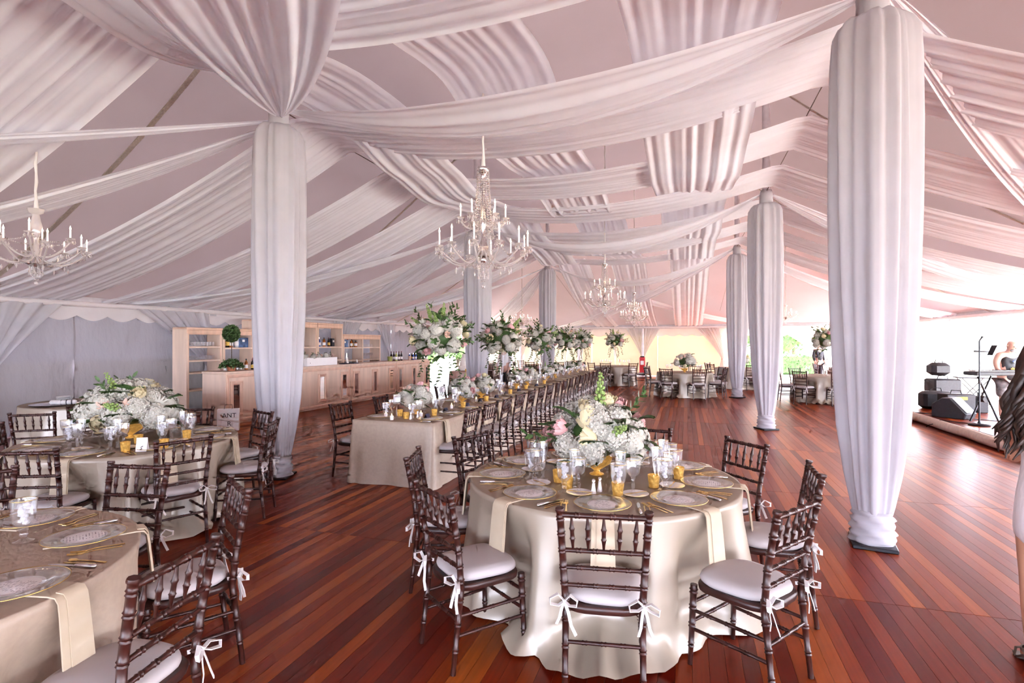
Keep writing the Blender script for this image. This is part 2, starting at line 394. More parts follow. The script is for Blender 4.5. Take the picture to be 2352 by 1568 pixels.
# columns --------------------------------------------------------------------------------
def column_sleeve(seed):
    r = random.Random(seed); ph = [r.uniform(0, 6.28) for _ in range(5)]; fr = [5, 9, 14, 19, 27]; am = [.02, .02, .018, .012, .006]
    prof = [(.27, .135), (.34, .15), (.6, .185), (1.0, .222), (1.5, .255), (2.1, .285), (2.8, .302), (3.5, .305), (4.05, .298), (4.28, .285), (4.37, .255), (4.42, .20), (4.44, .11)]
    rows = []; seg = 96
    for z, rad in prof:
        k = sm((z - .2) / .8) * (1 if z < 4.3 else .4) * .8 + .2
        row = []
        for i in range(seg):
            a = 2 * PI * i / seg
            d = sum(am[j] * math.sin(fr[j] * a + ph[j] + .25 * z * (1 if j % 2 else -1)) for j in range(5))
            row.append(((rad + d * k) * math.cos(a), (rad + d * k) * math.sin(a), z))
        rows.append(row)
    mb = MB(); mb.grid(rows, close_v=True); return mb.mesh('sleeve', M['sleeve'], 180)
def base_wrap(seed):
    r = random.Random(seed); rows = []; seg = 40; n = 14
    for i in range(n + 1):
        z = .03 + .27 * i / n
        row = []
        for k in range(seg):
            a = 2 * PI * k / seg
            d = .012 * math.sin(i * 2.1 + 2 * math.sin(a + seed)) + .008 * math.sin(5 * a + i)
            rad = .165 - .025 * (i / n) ** 2 + d
            row.append((rad * math.cos(a), rad * math.sin(a), z))
        rows.append(row)
    mb = MB(); mb.grid(rows, close_v=True); return mb.mesh('base_wrap', M['sleeve'], 180)
sleeves = [column_sleeve(k) for k in range(3)]; wraps = [base_wrap(k) for k in range(2)]
mb = MB(); mb.bbox(-.19, .19, -.16, .16, 0, .03); plate_me = mb.mesh('base_plate', M['blackmetal'], 30)
pole_me = {}
mb = MB(); mb.lathe([(.10, 4.40), (.125, 4.46), (.12, 4.56), (.125, 4.62), (.10, 4.70), (.08, 4.71)], 20); collar_me = mb.mesh('collar', M['sleeve'], 50)
names = [('beside the bar and the near end of the long table', LC[0]), ('behind the long table next to the cake table', LC[1]), ('farthest on the bar side behind the tall flowers', LC[2]),
         ('standing alone in the near dance floor', RC[0]), ('in the middle of the dance floor', RC[1]), ('farthest on the dance floor by the round tables', RC[2])]
for k, (d, (x, y)) in enumerate(names):
    t = thing('tent_column', 'tent pole wrapped in white fabric ' + d, 'column', (x, y, 0), R.uniform(0, 6))
    mb = MB(); zt = roof_z(x, y) - .03
    mb.lathe([(.075, .03), (.075, zt)], 16, cap1=True); put('pole', mb.mesh('pole', M['pole'], 40), t)
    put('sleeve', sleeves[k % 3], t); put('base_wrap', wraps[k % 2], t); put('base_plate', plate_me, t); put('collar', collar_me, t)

# ceiling drapes ---------------------------------------------------------------------------
class Folds:
    def __init__(s, seed, n=9, lo=2, hi=15):
        r = random.Random(seed); s.c = []
        for k in range(n):
            f = r.uniform(lo, hi); s.c.append((f, r.uniform(0, 6.28), r.uniform(-1.3, 1.3), 1 / (f ** .75)))
        tot = sum(c[3] for c in s.c); s.c = [(a, b, c, d / tot * 1.9) for a, b, c, d in s.c]
    def __call__(s, t, q):
        return sum(d * math.sin(2 * PI * f * t + p + dr * q * 2) for f, p, dr, d in s.c)
def drape(name, label, pts_fn, width_fn, side_fn, seed, amp=.05, ns=40, nt=64, m='drape', cat='ceiling drape', belly=0, lo=2, hi=15, group=None):
    F = Folds(seed, lo=lo, hi=hi); rows = []
    for i in range(ns + 1):
        s = i / ns; c = Vector(pts_fn(s)); w = width_fn(s); d = Vector(side_fn(s)).normalized()
        tan = (Vector(pts_fn(min(1, s + .01))) - Vector(pts_fn(max(0, s - .01)))).normalized(); n = d.cross(tan).normalized()
        if n.z < 0: n = -n
        k = amp * min(1, .25 + w * .7)
        row = []
        for j in range(nt + 1):
            t = j / nt - .5
            p = c + d * (w * t) + n * (F(t, s) * k) + Vector((0, 0, -belly * (1 - 4 * t * t) * math.sin(PI * s)))
            row.append(tuple(p))
        rows.append(row)
    mb = MB(); mb.grid(rows)
    return tag(put(name, mb.mesh(name, M[m], 180)), label, cat, group)
def swag(label, a, b, sag, w0, w1, w2, seed, amp=.06, m='drape', belly=0, side=None, ns=44, nt=64, lo=2, hi=13, dz=0):
    """cloth from a to b: gathered to w0 at a, w1 in the middle, w2 at b"""
    a = Vector(a); b = Vector(b); h = (b - a); h.z = 0; sd = Vector((-h.y, h.x, 0)).normalized() if side is None else Vector(side)
    def P(s): p = a.lerp(b, s); p.z -= sag * 4 * s * (1 - s); return p
    def W(s):
        return lerp(w0, w1, math.sin(PI / 2 * min(1, 2 * s)) ** .8) if s < .5 else lerp(w2, w1, math.sin(PI / 2 * min(1, 2 * (1 - s))) ** .8)
    return drape('ceiling_swag', label, P, W, lambda s: sd, seed, amp, ns, nt, m, belly=belly, lo=lo, hi=hi)
TL = [(.55, 1.9), (2.75, 4.1), (5.9, 7.2), (8.2, 9.5), (10.2, 11.5), (12.75, 14.1), (14.95, 16.3), (17.1, 18.4)]
TR = [(.5, 1.8), (2.7, 4.0), (5.65, 7.0), (7.84, 9.1), (9.95, 11.2), (12.15, 13.4), (14.2, 15.5), (16.2, 17.4)]
for k in range(8):
    (a0, a1), (b0, b1) = TL[k], TR[k]; ca, wa, cb, wb = (a0 + a1) / 2, a1 - a0, (b0 + b1) / 2, b1 - b0
    def P(s, ca=ca, cb=cb):
        if s < .28:
            t = s / .28; return (lerp(VL, LC[0][0], t), ca, lerp(EAVE + .02, CAB, t) - .55 * 4 * t * (1 - t) * .5)
        if s < .72:
            t = (s - .28) / .44; return (lerp(LC[0][0], RC[0][0], t), lerp(ca, cb, t), CAB - .42 * 4 * t * (1 - t))
        t = (s - .72) / .28; return (lerp(RC[0][0], VR, t), cb, lerp(CAB, EAVE + .02, t) - .55 * 4 * t * (1 - t) * .5)
    def W(s, wa=wa, wb=wb): return lerp(wa, wb, s) * (1 + .35 * max(0, abs(s - .5) - .22) / .28)
    drape('ceiling_swag', 'white voile panel across the whole ceiling, %s from the camera end' % ORD[k + 1], P, W, lambda s: (0, 1, 0), 20 + k, .026, 90, 72, lo=3, hi=20)
mid = [((TL[k][0] + TL[k][1]) / 2 + (TR[k][0] + TR[k][1]) / 2) / 2 for k in range(8)]
def weave(u, flip):
    z = CAB - .33
    best = 0
    for k, c in enumerate(mid):
        d = abs(u - c)
        if d < 1.15:
            up = ((k + flip) % 2 == 0)
            z += (.10 if up else -.13) * (.5 + .5 * math.cos(PI * d / 1.15))
    for c in (5.45, 12.05, 18.85):
        d = abs(u - c)
        if d < 2.0: z += .26 * (.5 + .5 * math.cos(PI * d / 2.0))
    return z
for k, (vc, w, nm) in enumerate([(-3.9, 1.15, 'bar side'), (-1.95, 1.2, 'middle'), (.12, 1.3, 'dance floor side')]):
    def P(s, vc=vc, k=k):
        u = lerp(-3.5, UF - .15, s)
        if u < 2: return (vc, u, lerp(EAVE + .6, weave(2, k), sm((u + 3.5) / 5.5)))
        if u < 19.2: return (vc, u, weave(u, k) + .0)
        t = (u - 19.2) / (UF - .15 - 19.2); return (vc, u, lerp(weave(19.2, k), EAVE + .05, t) - .35 * math.sin(PI * t))
    drape('ceiling_swag', 'lengthwise white voile strip woven through the cross panels, ' + nm, P, lambda s, w=w: w, lambda s: (1, 0, 0), 50 + k, .024, 150, 64, lo=3, hi=12)
for k in range(3):
    (xl, yl), (xr, yr) = LC[k], RC[k]
    swag(['sheer swag sagging between the two nearest columns', 'sheer swag sagging between the two middle columns', 'sheer swag sagging between the two farthest columns'][k],
         (xl + .1, yl, CAB - .04), (xr - .1, yr, CAB - .04), [.50, .80, .85][k], .10, [1.05, 1.1, 1.2][k], .10, 60 + k, .032, 'sheer', belly=.12, ns=60, nt=72, lo=2, hi=9)
# swags fanning from the column tops
SW = [('fan swag from the near bar-side column overhead toward the camera', (LC[0][0] + .1, LC[0][1] - .1, 4.52), (1.2, -2.6, 2.75), .12, .10, 1.35, 1.5, 'drape'),
      ('crossing fan swag from the near dance-floor column overhead', (RC[0][0] - .1, RC[0][1] - .1, 4.6), (-4.9, -2.6, 2.75), .12, .10, 1.2, 1.5, 'drape'),
      ('upper rope-like swag from the near bar-side column to the side wall', (LC[0][0] - .12, LC[0][1] - .05, 4.50), (VL, -1.6, EAVE + .05), .25, .09, .42, .9, 'drape'),
      ('lower swag from the near bar-side column to the side wall', (LC[0][0] - .12, LC[0][1], 4.45), (VL, 2.9, EAVE + .05), .30, .09, .55, 1.0, 'drape'),
      ('swag from the near dance-floor column to the stage wall', (RC[0][0] + .12, RC[0][1], 4.62), (VR, 12.6, EAVE + .05), .22, .09, .75, 1.2, 'drape'),
      ('swag from the middle bar-side column to the wall above the bar', (LC[1][0] - .12, LC[1][1], 4.5), (VL, 9.0, EAVE + .05), .30, .09, .9, 1.3, 'drape'),
      ('far-slanting swag from the middle bar-side column to the side wall', (LC[1][0] - .12, LC[1][1], 4.5), (VL, 15.8, EAVE + .05), .30, .09, .9, 1.3, 'drape'),
      ('swag from the middle dance-floor column over the stage', (RC[1][0] + .12, RC[1][1], 4.6), (VR, 14.6, EAVE + .05), .30, .09, .9, 1.3, 'drape'),
      ('swag from the farthest dance-floor column to the side wall', (RC[2][0] + .12, RC[2][1], 4.6), (VR, 21, EAVE + .05), .30, .09, .9, 1.3, 'drape'),
      ('swag from the farthest bar-side column to the side wall', (LC[2][0] - .12, LC[2][1], 4.5), (VL, 16.6, EAVE + .05), .30, .09, .9, 1.3, 'drape'),
      ('swag from the farthest bar-side column to the exit corner', (LC[2][0] - .12, LC[2][1], 4.5), (VL + 1.5, 27, EAVE + .05), .30, .09, .9, 1.8, 'drape'),
      ('crossing swag from the farthest bar-side column to the end wall', (LC[2][0] + .12, LC[2][1] + .1, 4.5), (3.4, UF - .1, EAVE + .05), .30, .10, .75, 1.0, 'drape'),
      ('crossing swag from the farthest dance-floor column to the end wall', (RC[2][0] - .12, RC[2][1] + .1, 4.6), (-6.2, UF - .1, EAVE + .05), .30, .10, .75, 1.0, 'drape')]
for k, (lb, a, b, sg, w0, w1, w2, m) in enumerate(SW):
    swag(lb, a, b, sg, w0, w1, w2, 80 + k, .055 if k < 2 else .036, m, lo=2, hi=9 if k < 2 else 13)
for nm, C, e in (('bar-side', LC, 1), ('dance-floor', RC, -1)):
    p = [(C[0][0], -3.0, CAB)] + [(x, y, CAB) for x, y in C] + [(C[0][0], UF - 1.0, 3.1)]
    mb = MB(); mb.tube(p, .007, 6); tag(put('suspension_cable', mb.mesh('suspension_cable', M['rope'], 60)), 'thin dark cable along the ' + nm + ' column tops', 'cable')
# ------------------------------------------------------------------ side walls, curtains, outdoors
def wrinkled(w, h, seed, nx=26, nz=20, amp=.035):
    rows = []
    for i in range(nz + 1):
        z = h * i / nz; row = []
        for j in range(nx + 1):
            x = w * (j / nx - .5)
            d = amp * (mnoise.noise(Vector((x * 1.3 + z * .9, seed * 3.1, z * .5))) + .5 * mnoise.noise(Vector((x * 3 - z * 2.2, seed * 1.7, z * 1.2))))
            row.append((x, d, z))
        rows.append(row)
    return rows
def sheet(name, me_name, w, h, seed, m, amp=.035):
    mb = MB(); mb.grid(wrinkled(w, h, seed, amp=amp)); return mb.mesh(me_name, m, 180)
def curtain(label, axis, wall, c_top, w_top, c_tie, seed, z_tie=.98, top=2.44, off=.14, m='curtain', w_bot=.45, amp=.035):
    """tied-back sheer; axis 0: runs along x at y=wall, axis 1: runs along y at x=wall"""
    F = Folds(seed, lo=4, hi=16); rows = []; ns, nt = 34, 60
    for i in range(ns + 1):
        z = lerp(top, .02, i / ns)
        if z >= z_tie:
            q = (z - z_tie) / (top - z_tie); w = .10 + (w_top - .10) * q ** 1.15; c = lerp(c_tie, c_top, q ** 1.3)
        else:
            q = (z_tie - z) / z_tie; w = .10 + (w_bot - .10) * q ** .7; c = c_tie
        row = []
        for j in range(nt + 1):
            t = j / nt - .5; a = c + w * t; d = off + F(t, i / ns) * amp * (.5 + .6 * min(1, w))
            row.append((a, wall + d, z) if axis == 0 else (wall + d, a, z))
        rows.append(row)
    mb = MB(); mb.grid(rows); o = tag(put('tied_curtain', mb.mesh('tied_curtain', M[m], 180)), label, 'curtain')
    p = [(c_tie + .07 * math.cos(q), wall + off + .07 * math.sin(q), z_tie) if axis == 0 else (wall + off + .07 * math.cos(q), c_tie + .07 * math.sin(q), z_tie) for q in [2 * PI * k / 12 for k in range(13)]]
    mb = MB(); mb.ribbon(p, .06, (0, 0, 1), .006); put('tieback', mb.mesh('tieback', M['ribbon'], 60), o)
    return o
def valance(label, axis, wall, a0, a1, z0, z1, off, pitch=.55, seed=1, m='valance'):
    n = int((a1 - a0) / .05); rows = [[], [], [], []]
    for k in range(n + 1):
        a = lerp(a0, a1, k / n); ph = ((a - a0) / pitch) % 1.0; dip = .10 * math.sin(PI * ph)
        for q in range(4):
            z = lerp(z1, z0 - dip, q / 3); d = off + .02 * mnoise.noise(Vector((a * 2, q * .7, seed)))
            rows[q].append((a, wall + d, z) if axis == 0 else (wall + d, a, z))
    mb = MB(); mb.grid(rows); return put('trim_%d' % seed, mb.mesh('trim', M[m], 180))
# left wall
mb = MB(); mb.box(VL - .05, VL + .05, UN, UF, 2.38, 2.64); mb.box(VL - .05, VL + .02, UN, 22.6, 0, .05)
wl = struct(put('wall_left', mb.mesh('wall_left', M['eave'], 0)), 'side wall of wrinkled clear vinyl behind the bar')
vm = [sheet('panel', 'panel', 3.02, 2.42, k, M['vinyl'], .06) for k in range(3)]
u = UN + 1.5; k = 0
while u < 22.6:
    put('panel', vm[k % 3], wl, (VL, u, .03), (0, 0, PI / 2)); u += 3.0; k += 1
mb = MB(); mb.box(VL - .06, VL + .06, 22.55, 22.67, 0, 2.4); mb.box(VL - .06, VL + .06, 27.4, 27.52, 0, 2.4); struct(put('door_1', mb.mesh('door_1', M['valance'], 0)), 'white posts of the open exit in the side wall')
struct(valance('', 1, VL, UN, UF, 2.24, 2.42, .06, .6, 1), 'scalloped valance along the bar wall')
# eave roll and hooks
mb = MB(); mb.tube([(VL + .1, UN + (UF - UN) * k / 20, 2.47 + .01 * math.sin(k * 2)) for k in range(21)], .055, 10); struct(put('trim_2', mb.mesh('trim_2', M['valance'], 60)), 'fabric-wrapped eave beam above the bar')
for k, (c, w, tie, d) in enumerate([(6.45, 1.5, 5.95, 'behind the plate table'), (9.6, 1.9, 10.6, 'behind the tall bar shelf'), (12.8, 1.5, 13.2, 'behind the stepped bar shelves'), (16.4, 1.7, 16.0, 'behind the low end of the bar'),
                                    (18.9, 1.4, 19.3, 'beside the wine bottles at the bar end'), (21.9, 1.3, 22.3, 'before the open side exit')]):
    curtain('sheer tied-back curtain ' + d, 1, VL, c, w, tie, 200 + k)
# far wall
mb = MB(); mb.box(VL, VR, UF - .05, UF + .05, 2.40, 2.64)
wf = struct(put('wall_back', mb.mesh('wall_back', M['eave'], 0)), 'sunlit cream canvas end wall')
fm = [sheet('panel', 'panel', 3.37, 2.42, 10 + k, M['farwall'], .02) for k in range(2)]
for k in range(4): put('panel', fm[k % 2], wf, (VL + 3.37 * (k + .5), UF, .02))
bm_ = sheet('panel', 'panel', 2.3, 2.42, 33, M['brightwall'], .03)
put('panel', bm_, wf, (VR - 1.15, UF, .02))
struct(valance('', 0, UF, VL, VR, 2.12, 2.42, -.09, .62, 3), 'scalloped valance along the end wall')
mb = MB(); mb.tube([(VL + (VR - VL) * k / 12, UF - .12, 2.48) for k in range(13)], .05, 10); struct(put('trim_4', mb.mesh('trim_4', M['valance'], 60)), 'white eave beam of the end wall')
for k, (c, w, tie, d) in enumerate([(-8.6, 1.6, -8.6, 'farthest toward the exit corner'), (-5.4, 1.5, -5.4, 'behind the far bar-side column'), (-2.1, 1.7, -2.1, 'around the extinguisher post'), (1.0, 1.1, 1.7, 'at the near edge of the garden opening'),
                                    (5.2, 2.4, 6.1, 'beside the garden hedge view')]):
    curtain('sheer end-wall curtain ' + d, 0, UF, c, w, tie, 230 + k, off=-.2, z_tie=.9)
for k, (x, d) in enumerate([(-8.6, 'near the exit corner'), (-5.4, 'behind the far column'), (-2.1, 'behind the fire extinguisher'), (2.0, 'at the garden opening'), (4.3, 'in front of the hedge')]):
    mb = MB(); mb.lathe([(.09, 0), (.09, .03), (.055, .05), (.055, 2.42)], 12)
    tag(put('side_pole', mb.mesh('side_pole', M['pole'], 50), None, (x, UF - .28, 0)), 'white side pole ' + d, 'pole')
# right wall
mb = MB(); mb.box(VR - .05, VR + .05, UN, UF, 2.40, 2.64)
wr = struct(put('wall_right', mb.mesh('wall_right', M['eave'], 0)), 'blown-out bright sidewall behind the stage')
bm2 = [sheet('panel', 'panel', 3.02, 2.42, 40 + k, M['brightwall'], .05) for k in range(2)]
u = UN + 1.5; k = 0
while u < UF - 1: put('panel', bm2[k % 2], wr, (VR, u, .03), (0, 0, PI / 2)); u += 3.0; k += 1
struct(valance('', 1, VR, UN, UF, 2.10, 2.42, -.08, .62, 5), 'scalloped valance above the stage')
mb = MB(); mb.tube([(VR - .12, UN + (UF - UN) * k / 12, 2.48) for k in range(13)], .05, 10); struct(put('trim_6', mb.mesh('trim_6', M['valance'], 60)), 'white eave beam above the stage')
for k, (c, tie, d) in enumerate([(11.4, 11.4, 'behind the keyboard player'), (14.6, 14.6, 'behind the black cases'), (17.8, 17.8, 'past the far edge of the stage'), (21.2, 21.2, 'near the far corner tables')]):
    curtain('sheer stage-wall curtain ' + d, 1, VR, c, 1.7, tie, 250 + k, off=-.18)
# outdoors
mb = MB(); mb.grid([[(lerp(-60, 60, i / 6), lerp(-40, 90, j / 6), -.22) for i in range(7)] for j in range(7)]); struct(put('lawn', mb.mesh('lawn', M['grass'], 0)), 'sunlit lawn outside the tent')
def leafy(n, size, fn, seed, m):
    r = random.Random(seed); mb = MB()
    for k in range(n):
        c = Vector(fn(r)); a = Vector((r.gauss(0, 1), r.gauss(0, 1), r.gauss(0, 1))).normalized(); b = a.orthogonal().normalized(); s = size * r.uniform(.6, 1.3)
        d = a.cross(b) * s * .5
        mb.ngon([tuple(c - b * s), tuple(c + d), tuple(c + b * s), tuple(c - d)])
    return mb.mesh('leaves', m, 0)
def hedge(label, x0, x1, y, h):
    t = thing('hedge', label, 'hedge', ((x0 + x1) / 2, y, -.22)); w = (x1 - x0) / 2
    mb = MB(); mb.bbox(-w, w, -.5, .5, 0, h - .06, .1); put('core', mb.mesh('core', M['hedge'], 40), t)
    def f(r):
        q = r.random()
        if q < .6: return (r.uniform(-w, w), -.52 + r.gauss(0, .04), r.uniform(0, h))
        if q < .85: return (r.uniform(-w, w), r.uniform(-.5, .5), h + r.gauss(-.04, .04))
        return (r.choice((-w, w)), r.uniform(-.5, .5), r.uniform(0, h))
    put('foliage', leafy(3800, .06, f, 3, M['hedge']), t)
hedge('clipped green hedge beyond the garden opening', 1.5, 13.5, 36.5, 1.25)
def tree(label, x, y, h, rad, seed, n=2600):
    t = thing('tree', label, 'tree', (x, y, -.22)); r = random.Random(seed)
    mb = MB(); mb.tube([(0, 0, 0), (.05, .02, h * .4), (0, .05, h * .75)], [.16, .12, .06], 8); put('trunk', mb.mesh('trunk', M['bark'], 60), t)
    cl = [(r.gauss(0, rad * .4), r.gauss(0, rad * .4), h * .62 + r.gauss(0, h * .16), rad * r.uniform(.35, .6)) for _ in range(9)]
    def f(q):
        c = q.choice(cl); d = Vector((q.gauss(0, 1), q.gauss(0, 1), q.gauss(0, 1))).normalized() * c[3] * q.uniform(.8, 1.05); return (c[0] + d.x, c[1] + d.y, max(.1, c[2] + d.z))
    put('crown', leafy(n, .16, f, seed, M['tree']), t)
    mb = MB()
    for c in cl: mb.ico(c[3] * .8, c[:3], 2)
    put('crown_core', mb.mesh('crown_core', M['tree'], 180), t)
tree('round garden tree above the hedge next to the column', 4.2, 46, 5.2, 2.6, 5)
tree('taller garden tree behind the hedge', 8.5, 50, 6.4, 3.0, 6)
tree('garden tree at the far edge of the hedge', 16.5, 46, 5.0, 2.6, 7)
tree('green shrub outside the side exit behind the cake', -17.5, 40, 3.6, 2.0, 8)
tree('second shrub outside the side exit', -22, 43, 4.2, 2.4, 9)
# ------------------------------------------------------------------ chairs
def chair_spec(hi=True):
    seg = 8 if hi else 5; C = M['chair']; S = []
    def one(name, fn, m=C, sm_=50):
        mb = MB(); fn(mb); S.append((name, mb.mesh(name, m, sm_))); return S[-1]
    nd = lambda *a: list(a) if hi else []
    back = lambda sx: [(sx * .183, -.235, 0), (sx * .180, -.185, .43), (sx * .190, -.205, .62), (sx * .205, -.262, .925)]
    def bleg(mb, sx):
        P = [Vector(p) for p in back(sx)]; pts = []; rad = []
        zs = [0, .10, .22, .34, .44, .52, .60, .68, .77, .86]
        def at(z):
            for a, b in zip(P, P[1:]):
                if a.z <= z <= b.z: return a.lerp(b, (z - a.z) / (b.z - a.z))
            return P[-1]
        nodes = [.12, .25, .37, .47, .55, .63, .715, .80, .875] if hi else []
        samp = [(0, 1)] + [(z, 1) for z in (.2, .43, .62)]
        for n in nodes: samp += [(n - .012, 1), (n - .008, 1.25), (n - .002, 1.02), (n + .002, 1.02), (n + .008, 1.25), (n + .012, 1)]
        samp += [(.905, 1.0), (.91, 1.25), (.917, 1.3), (.925, 1.2)]; samp.sort()
        for z, k in samp: pts.append(at(z)); rad.append(lerp(.0135, .0175, sm(z / .5)) * k if z < .5 else .0172 * k)
        mb.tube(pts, rad, seg)
    for sx in (-1, 1): one('back_leg', lambda mb, sx=sx: bleg(mb, sx))
    for sx in (-1, 1): one('front_leg', lambda mb, sx=sx: mb.rod((sx * .205, .205, 0), (sx * .192, .19, .425), .0125, .019, nd(.25, .5, .72, .92), seg))
    def seat(mb):
        pts = []
        n = 28
        def out(k, sc, z):
            a = 2 * PI * k / n; ca, sa = math.cos(a), math.sin(a); e = .5
            x = math.copysign(abs(ca) ** e, ca); y = math.copysign(abs(sa) ** e, sa)
            w = lerp(.19, .215, (y + 1) / 2); return (x * w * sc, y * .205 * sc + .0, z)
        rows = [[out(k, sc, z) for k in range(n)] for sc, z in ((.90, .40), (.985, .405), (1.0, .42), (1.0, .432), (.97, .44), (.85, .44))]
        b = mb.grid(rows, close_v=True); mb.f.append(tuple(b + k for k in range(n - 1, -1, -1))); mb.f.append(tuple(b + 5 * n + k for k in range(n)))
    one('seat', seat)
    def lin(z): return (-.185 - .02 * (z - .43) / .19) if z < .62 else (-.205 - .057 * (z - .62) / .305)
    hw = lambda z: .18 + .025 * (z - .43) / .49
    rails = [('top_rail', .892, .0135), ('back_rail', .715, .0115), ('back_rail', .628, .0105), ('back_rail', .54, .0105)]
    def spind(mb, k):
        f = (k - 2) / 2 * .74; z0, z1 = .715, .892
        p0 = Vector((f * hw(z0), lin(z0), z0)); p1 = Vector((f * hw(z1), lin(z1), z1))
        fr = [(0, .5), (.2, .8), (.32, 1.25), (.34, 1.5), (.37, 1.1), (.45, 1.05), (.55, 1.05), (.62, 1.5), (.66, 1.15), (.8, .8), (1, .45)]
        if not hi: fr = [(0, .6), (.5, 1.2), (1, .6)]
        mb.tube([p0.lerp(p1, a) for a, r in fr], [.0095 * r for a, r in fr], seg)
    if hi:
        for nm, z, r in rails: one(nm, lambda mb, z=z, r=r: mb.rod((-hw(z), lin(z), z), (hw(z), lin(z), z), r, r, nd(.2, .4, .6, .8), seg))
        for k in range(5): one('spindle', lambda mb, k=k: spind(mb, k))
        sts = [((-1), .29), ((-1), .19), (1, .29), (1, .19)]
        for sx, z in sts: one('stretcher', lambda mb, sx=sx, z=z: mb.rod((sx * .181, -.20, z), (sx * .197, .197, z), .0095, .0095, nd(.25, .5, .75), seg))
        for z in (.33, .23): one('stretcher', lambda mb, z=z: mb.rod((-.197, .196, z), (.197, .196, z), .0095, .0095, nd(.25, .5, .75), seg))
        one('stretcher', lambda mb: mb.rod((-.18, -.205, .27), (.18, -.205, .27), .0095, .0095, nd(.25, .5, .75), seg))
    else:
        def br(mb):
            for nm, z, r in rails: mb.tube([(-hw(z), lin(z), z), (hw(z), lin(z), z)], r, seg)
            for k in range(5): spind(mb, k)
        one('backrest', br)
        def st(mb):
            for sx in (-1, 1):
                for z in (.29, .19): mb.tube([(sx * .181, -.20, z), (sx * .197, .197, z)], .0095, seg)
            for z in (.33, .23): mb.tube([(-.197, .196, z), (.197, .196, z)], .0095, seg)
        one('stretcher_frame', st)
    def cush(mb):
        n = 36 if hi else 18; rows = []
        def out(k, sc, z):
            a = 2 * PI * k / n; ca, sa = math.cos(a), math.sin(a); e = .62
            x = math.copysign(abs(ca) ** e, ca); y = math.copysign(abs(sa) ** e, sa); w = lerp(.178, .208, (y + 1) / 2)
            wob = 1 + .008 * math.sin(5 * a + 1) + .006 * math.sin(9 * a)
            return (x * w * sc * wob, (y * .196 + .008) * sc * wob, z + (.004 * math.sin(3 * a + 2) if sc > .5 else 0))
        lay = [(.93, .441), (1.0, .452), (1.02, .464), (.995, .479), (.92, .490), (.75, .497), (.45, .500), (.12, .501)]
        b = mb.grid([[out(k, sc, z) for k in range(n)] for sc, z in lay], close_v=True); mb.f.append(tuple(b + 7 * n + k for k in range(n)))
    one('cushion', cush, M['cushion'], 180)
    def bow(mb, sx, r):
        c = Vector((sx * .186, -.215, .468)); o = Vector((0, -1, 0)); w = Vector((sx, 0, 0))
        mb.ribbon([(sx * .165, -.165, .462), (sx * .178, -.19, .465), tuple(c)], .016, (0, 0, 1))
        if hi: mb.ico(.010, tuple(c), 1)
        for sg in (-1, 1):
            d = (w * (.9 * sg) + o * .25).normalized(); L = r.uniform(.05, .075); up = r.uniform(-.008, .016)
            pth = [c, c + d * L * .45 + Vector((0, 0, .022 + up)), c + d * L + Vector((0, -.01, .006 + up)), c + d * L * .95 + Vector((0, -.012, -.018 + up)), c + d * L * .4 + Vector((0, -.006, -.016)), c]
            mb.ribbon(pth, .017, (0, 1, .2))
        for sg in (-1, 1):
            L = r.uniform(.10, .17); d = w * (sg * r.uniform(.1, .35)) + Vector((0, -.12, 0))
            mb.ribbon([c, c + d * .06 + Vector((0, 0, -L * .35)), c + d * .10 + Vector((0, -.006, -L * .7)), c + d * .17 + Vector((0, 0, -L))], .015, (.8, .5, 0))
    rr = random.Random(5 if hi else 6)
    for sx in (-1, 1): one('ribbon_tie', lambda mb, sx=sx: bow(mb, sx, rr), M['ribbon'], 60)
    return S
CH_HI = chair_spec(True); CH_LO = chair_spec(False)
def chair(label, x, y, face, group, hi=True, z=0):
    """face = direction (radians, world) the sitter looks"""
    return build('chiavari_chair', 'dark spindle-back chair ' + label, 'chair', CH_HI if hi else CH_LO, (x, y, z), face - PI / 2, group)
def seat_pts(cx, cy, r, angs): return [(cx + r * math.cos(math.radians(a)), cy + r * math.sin(math.radians(a)), math.radians(a) + PI) for a in angs]

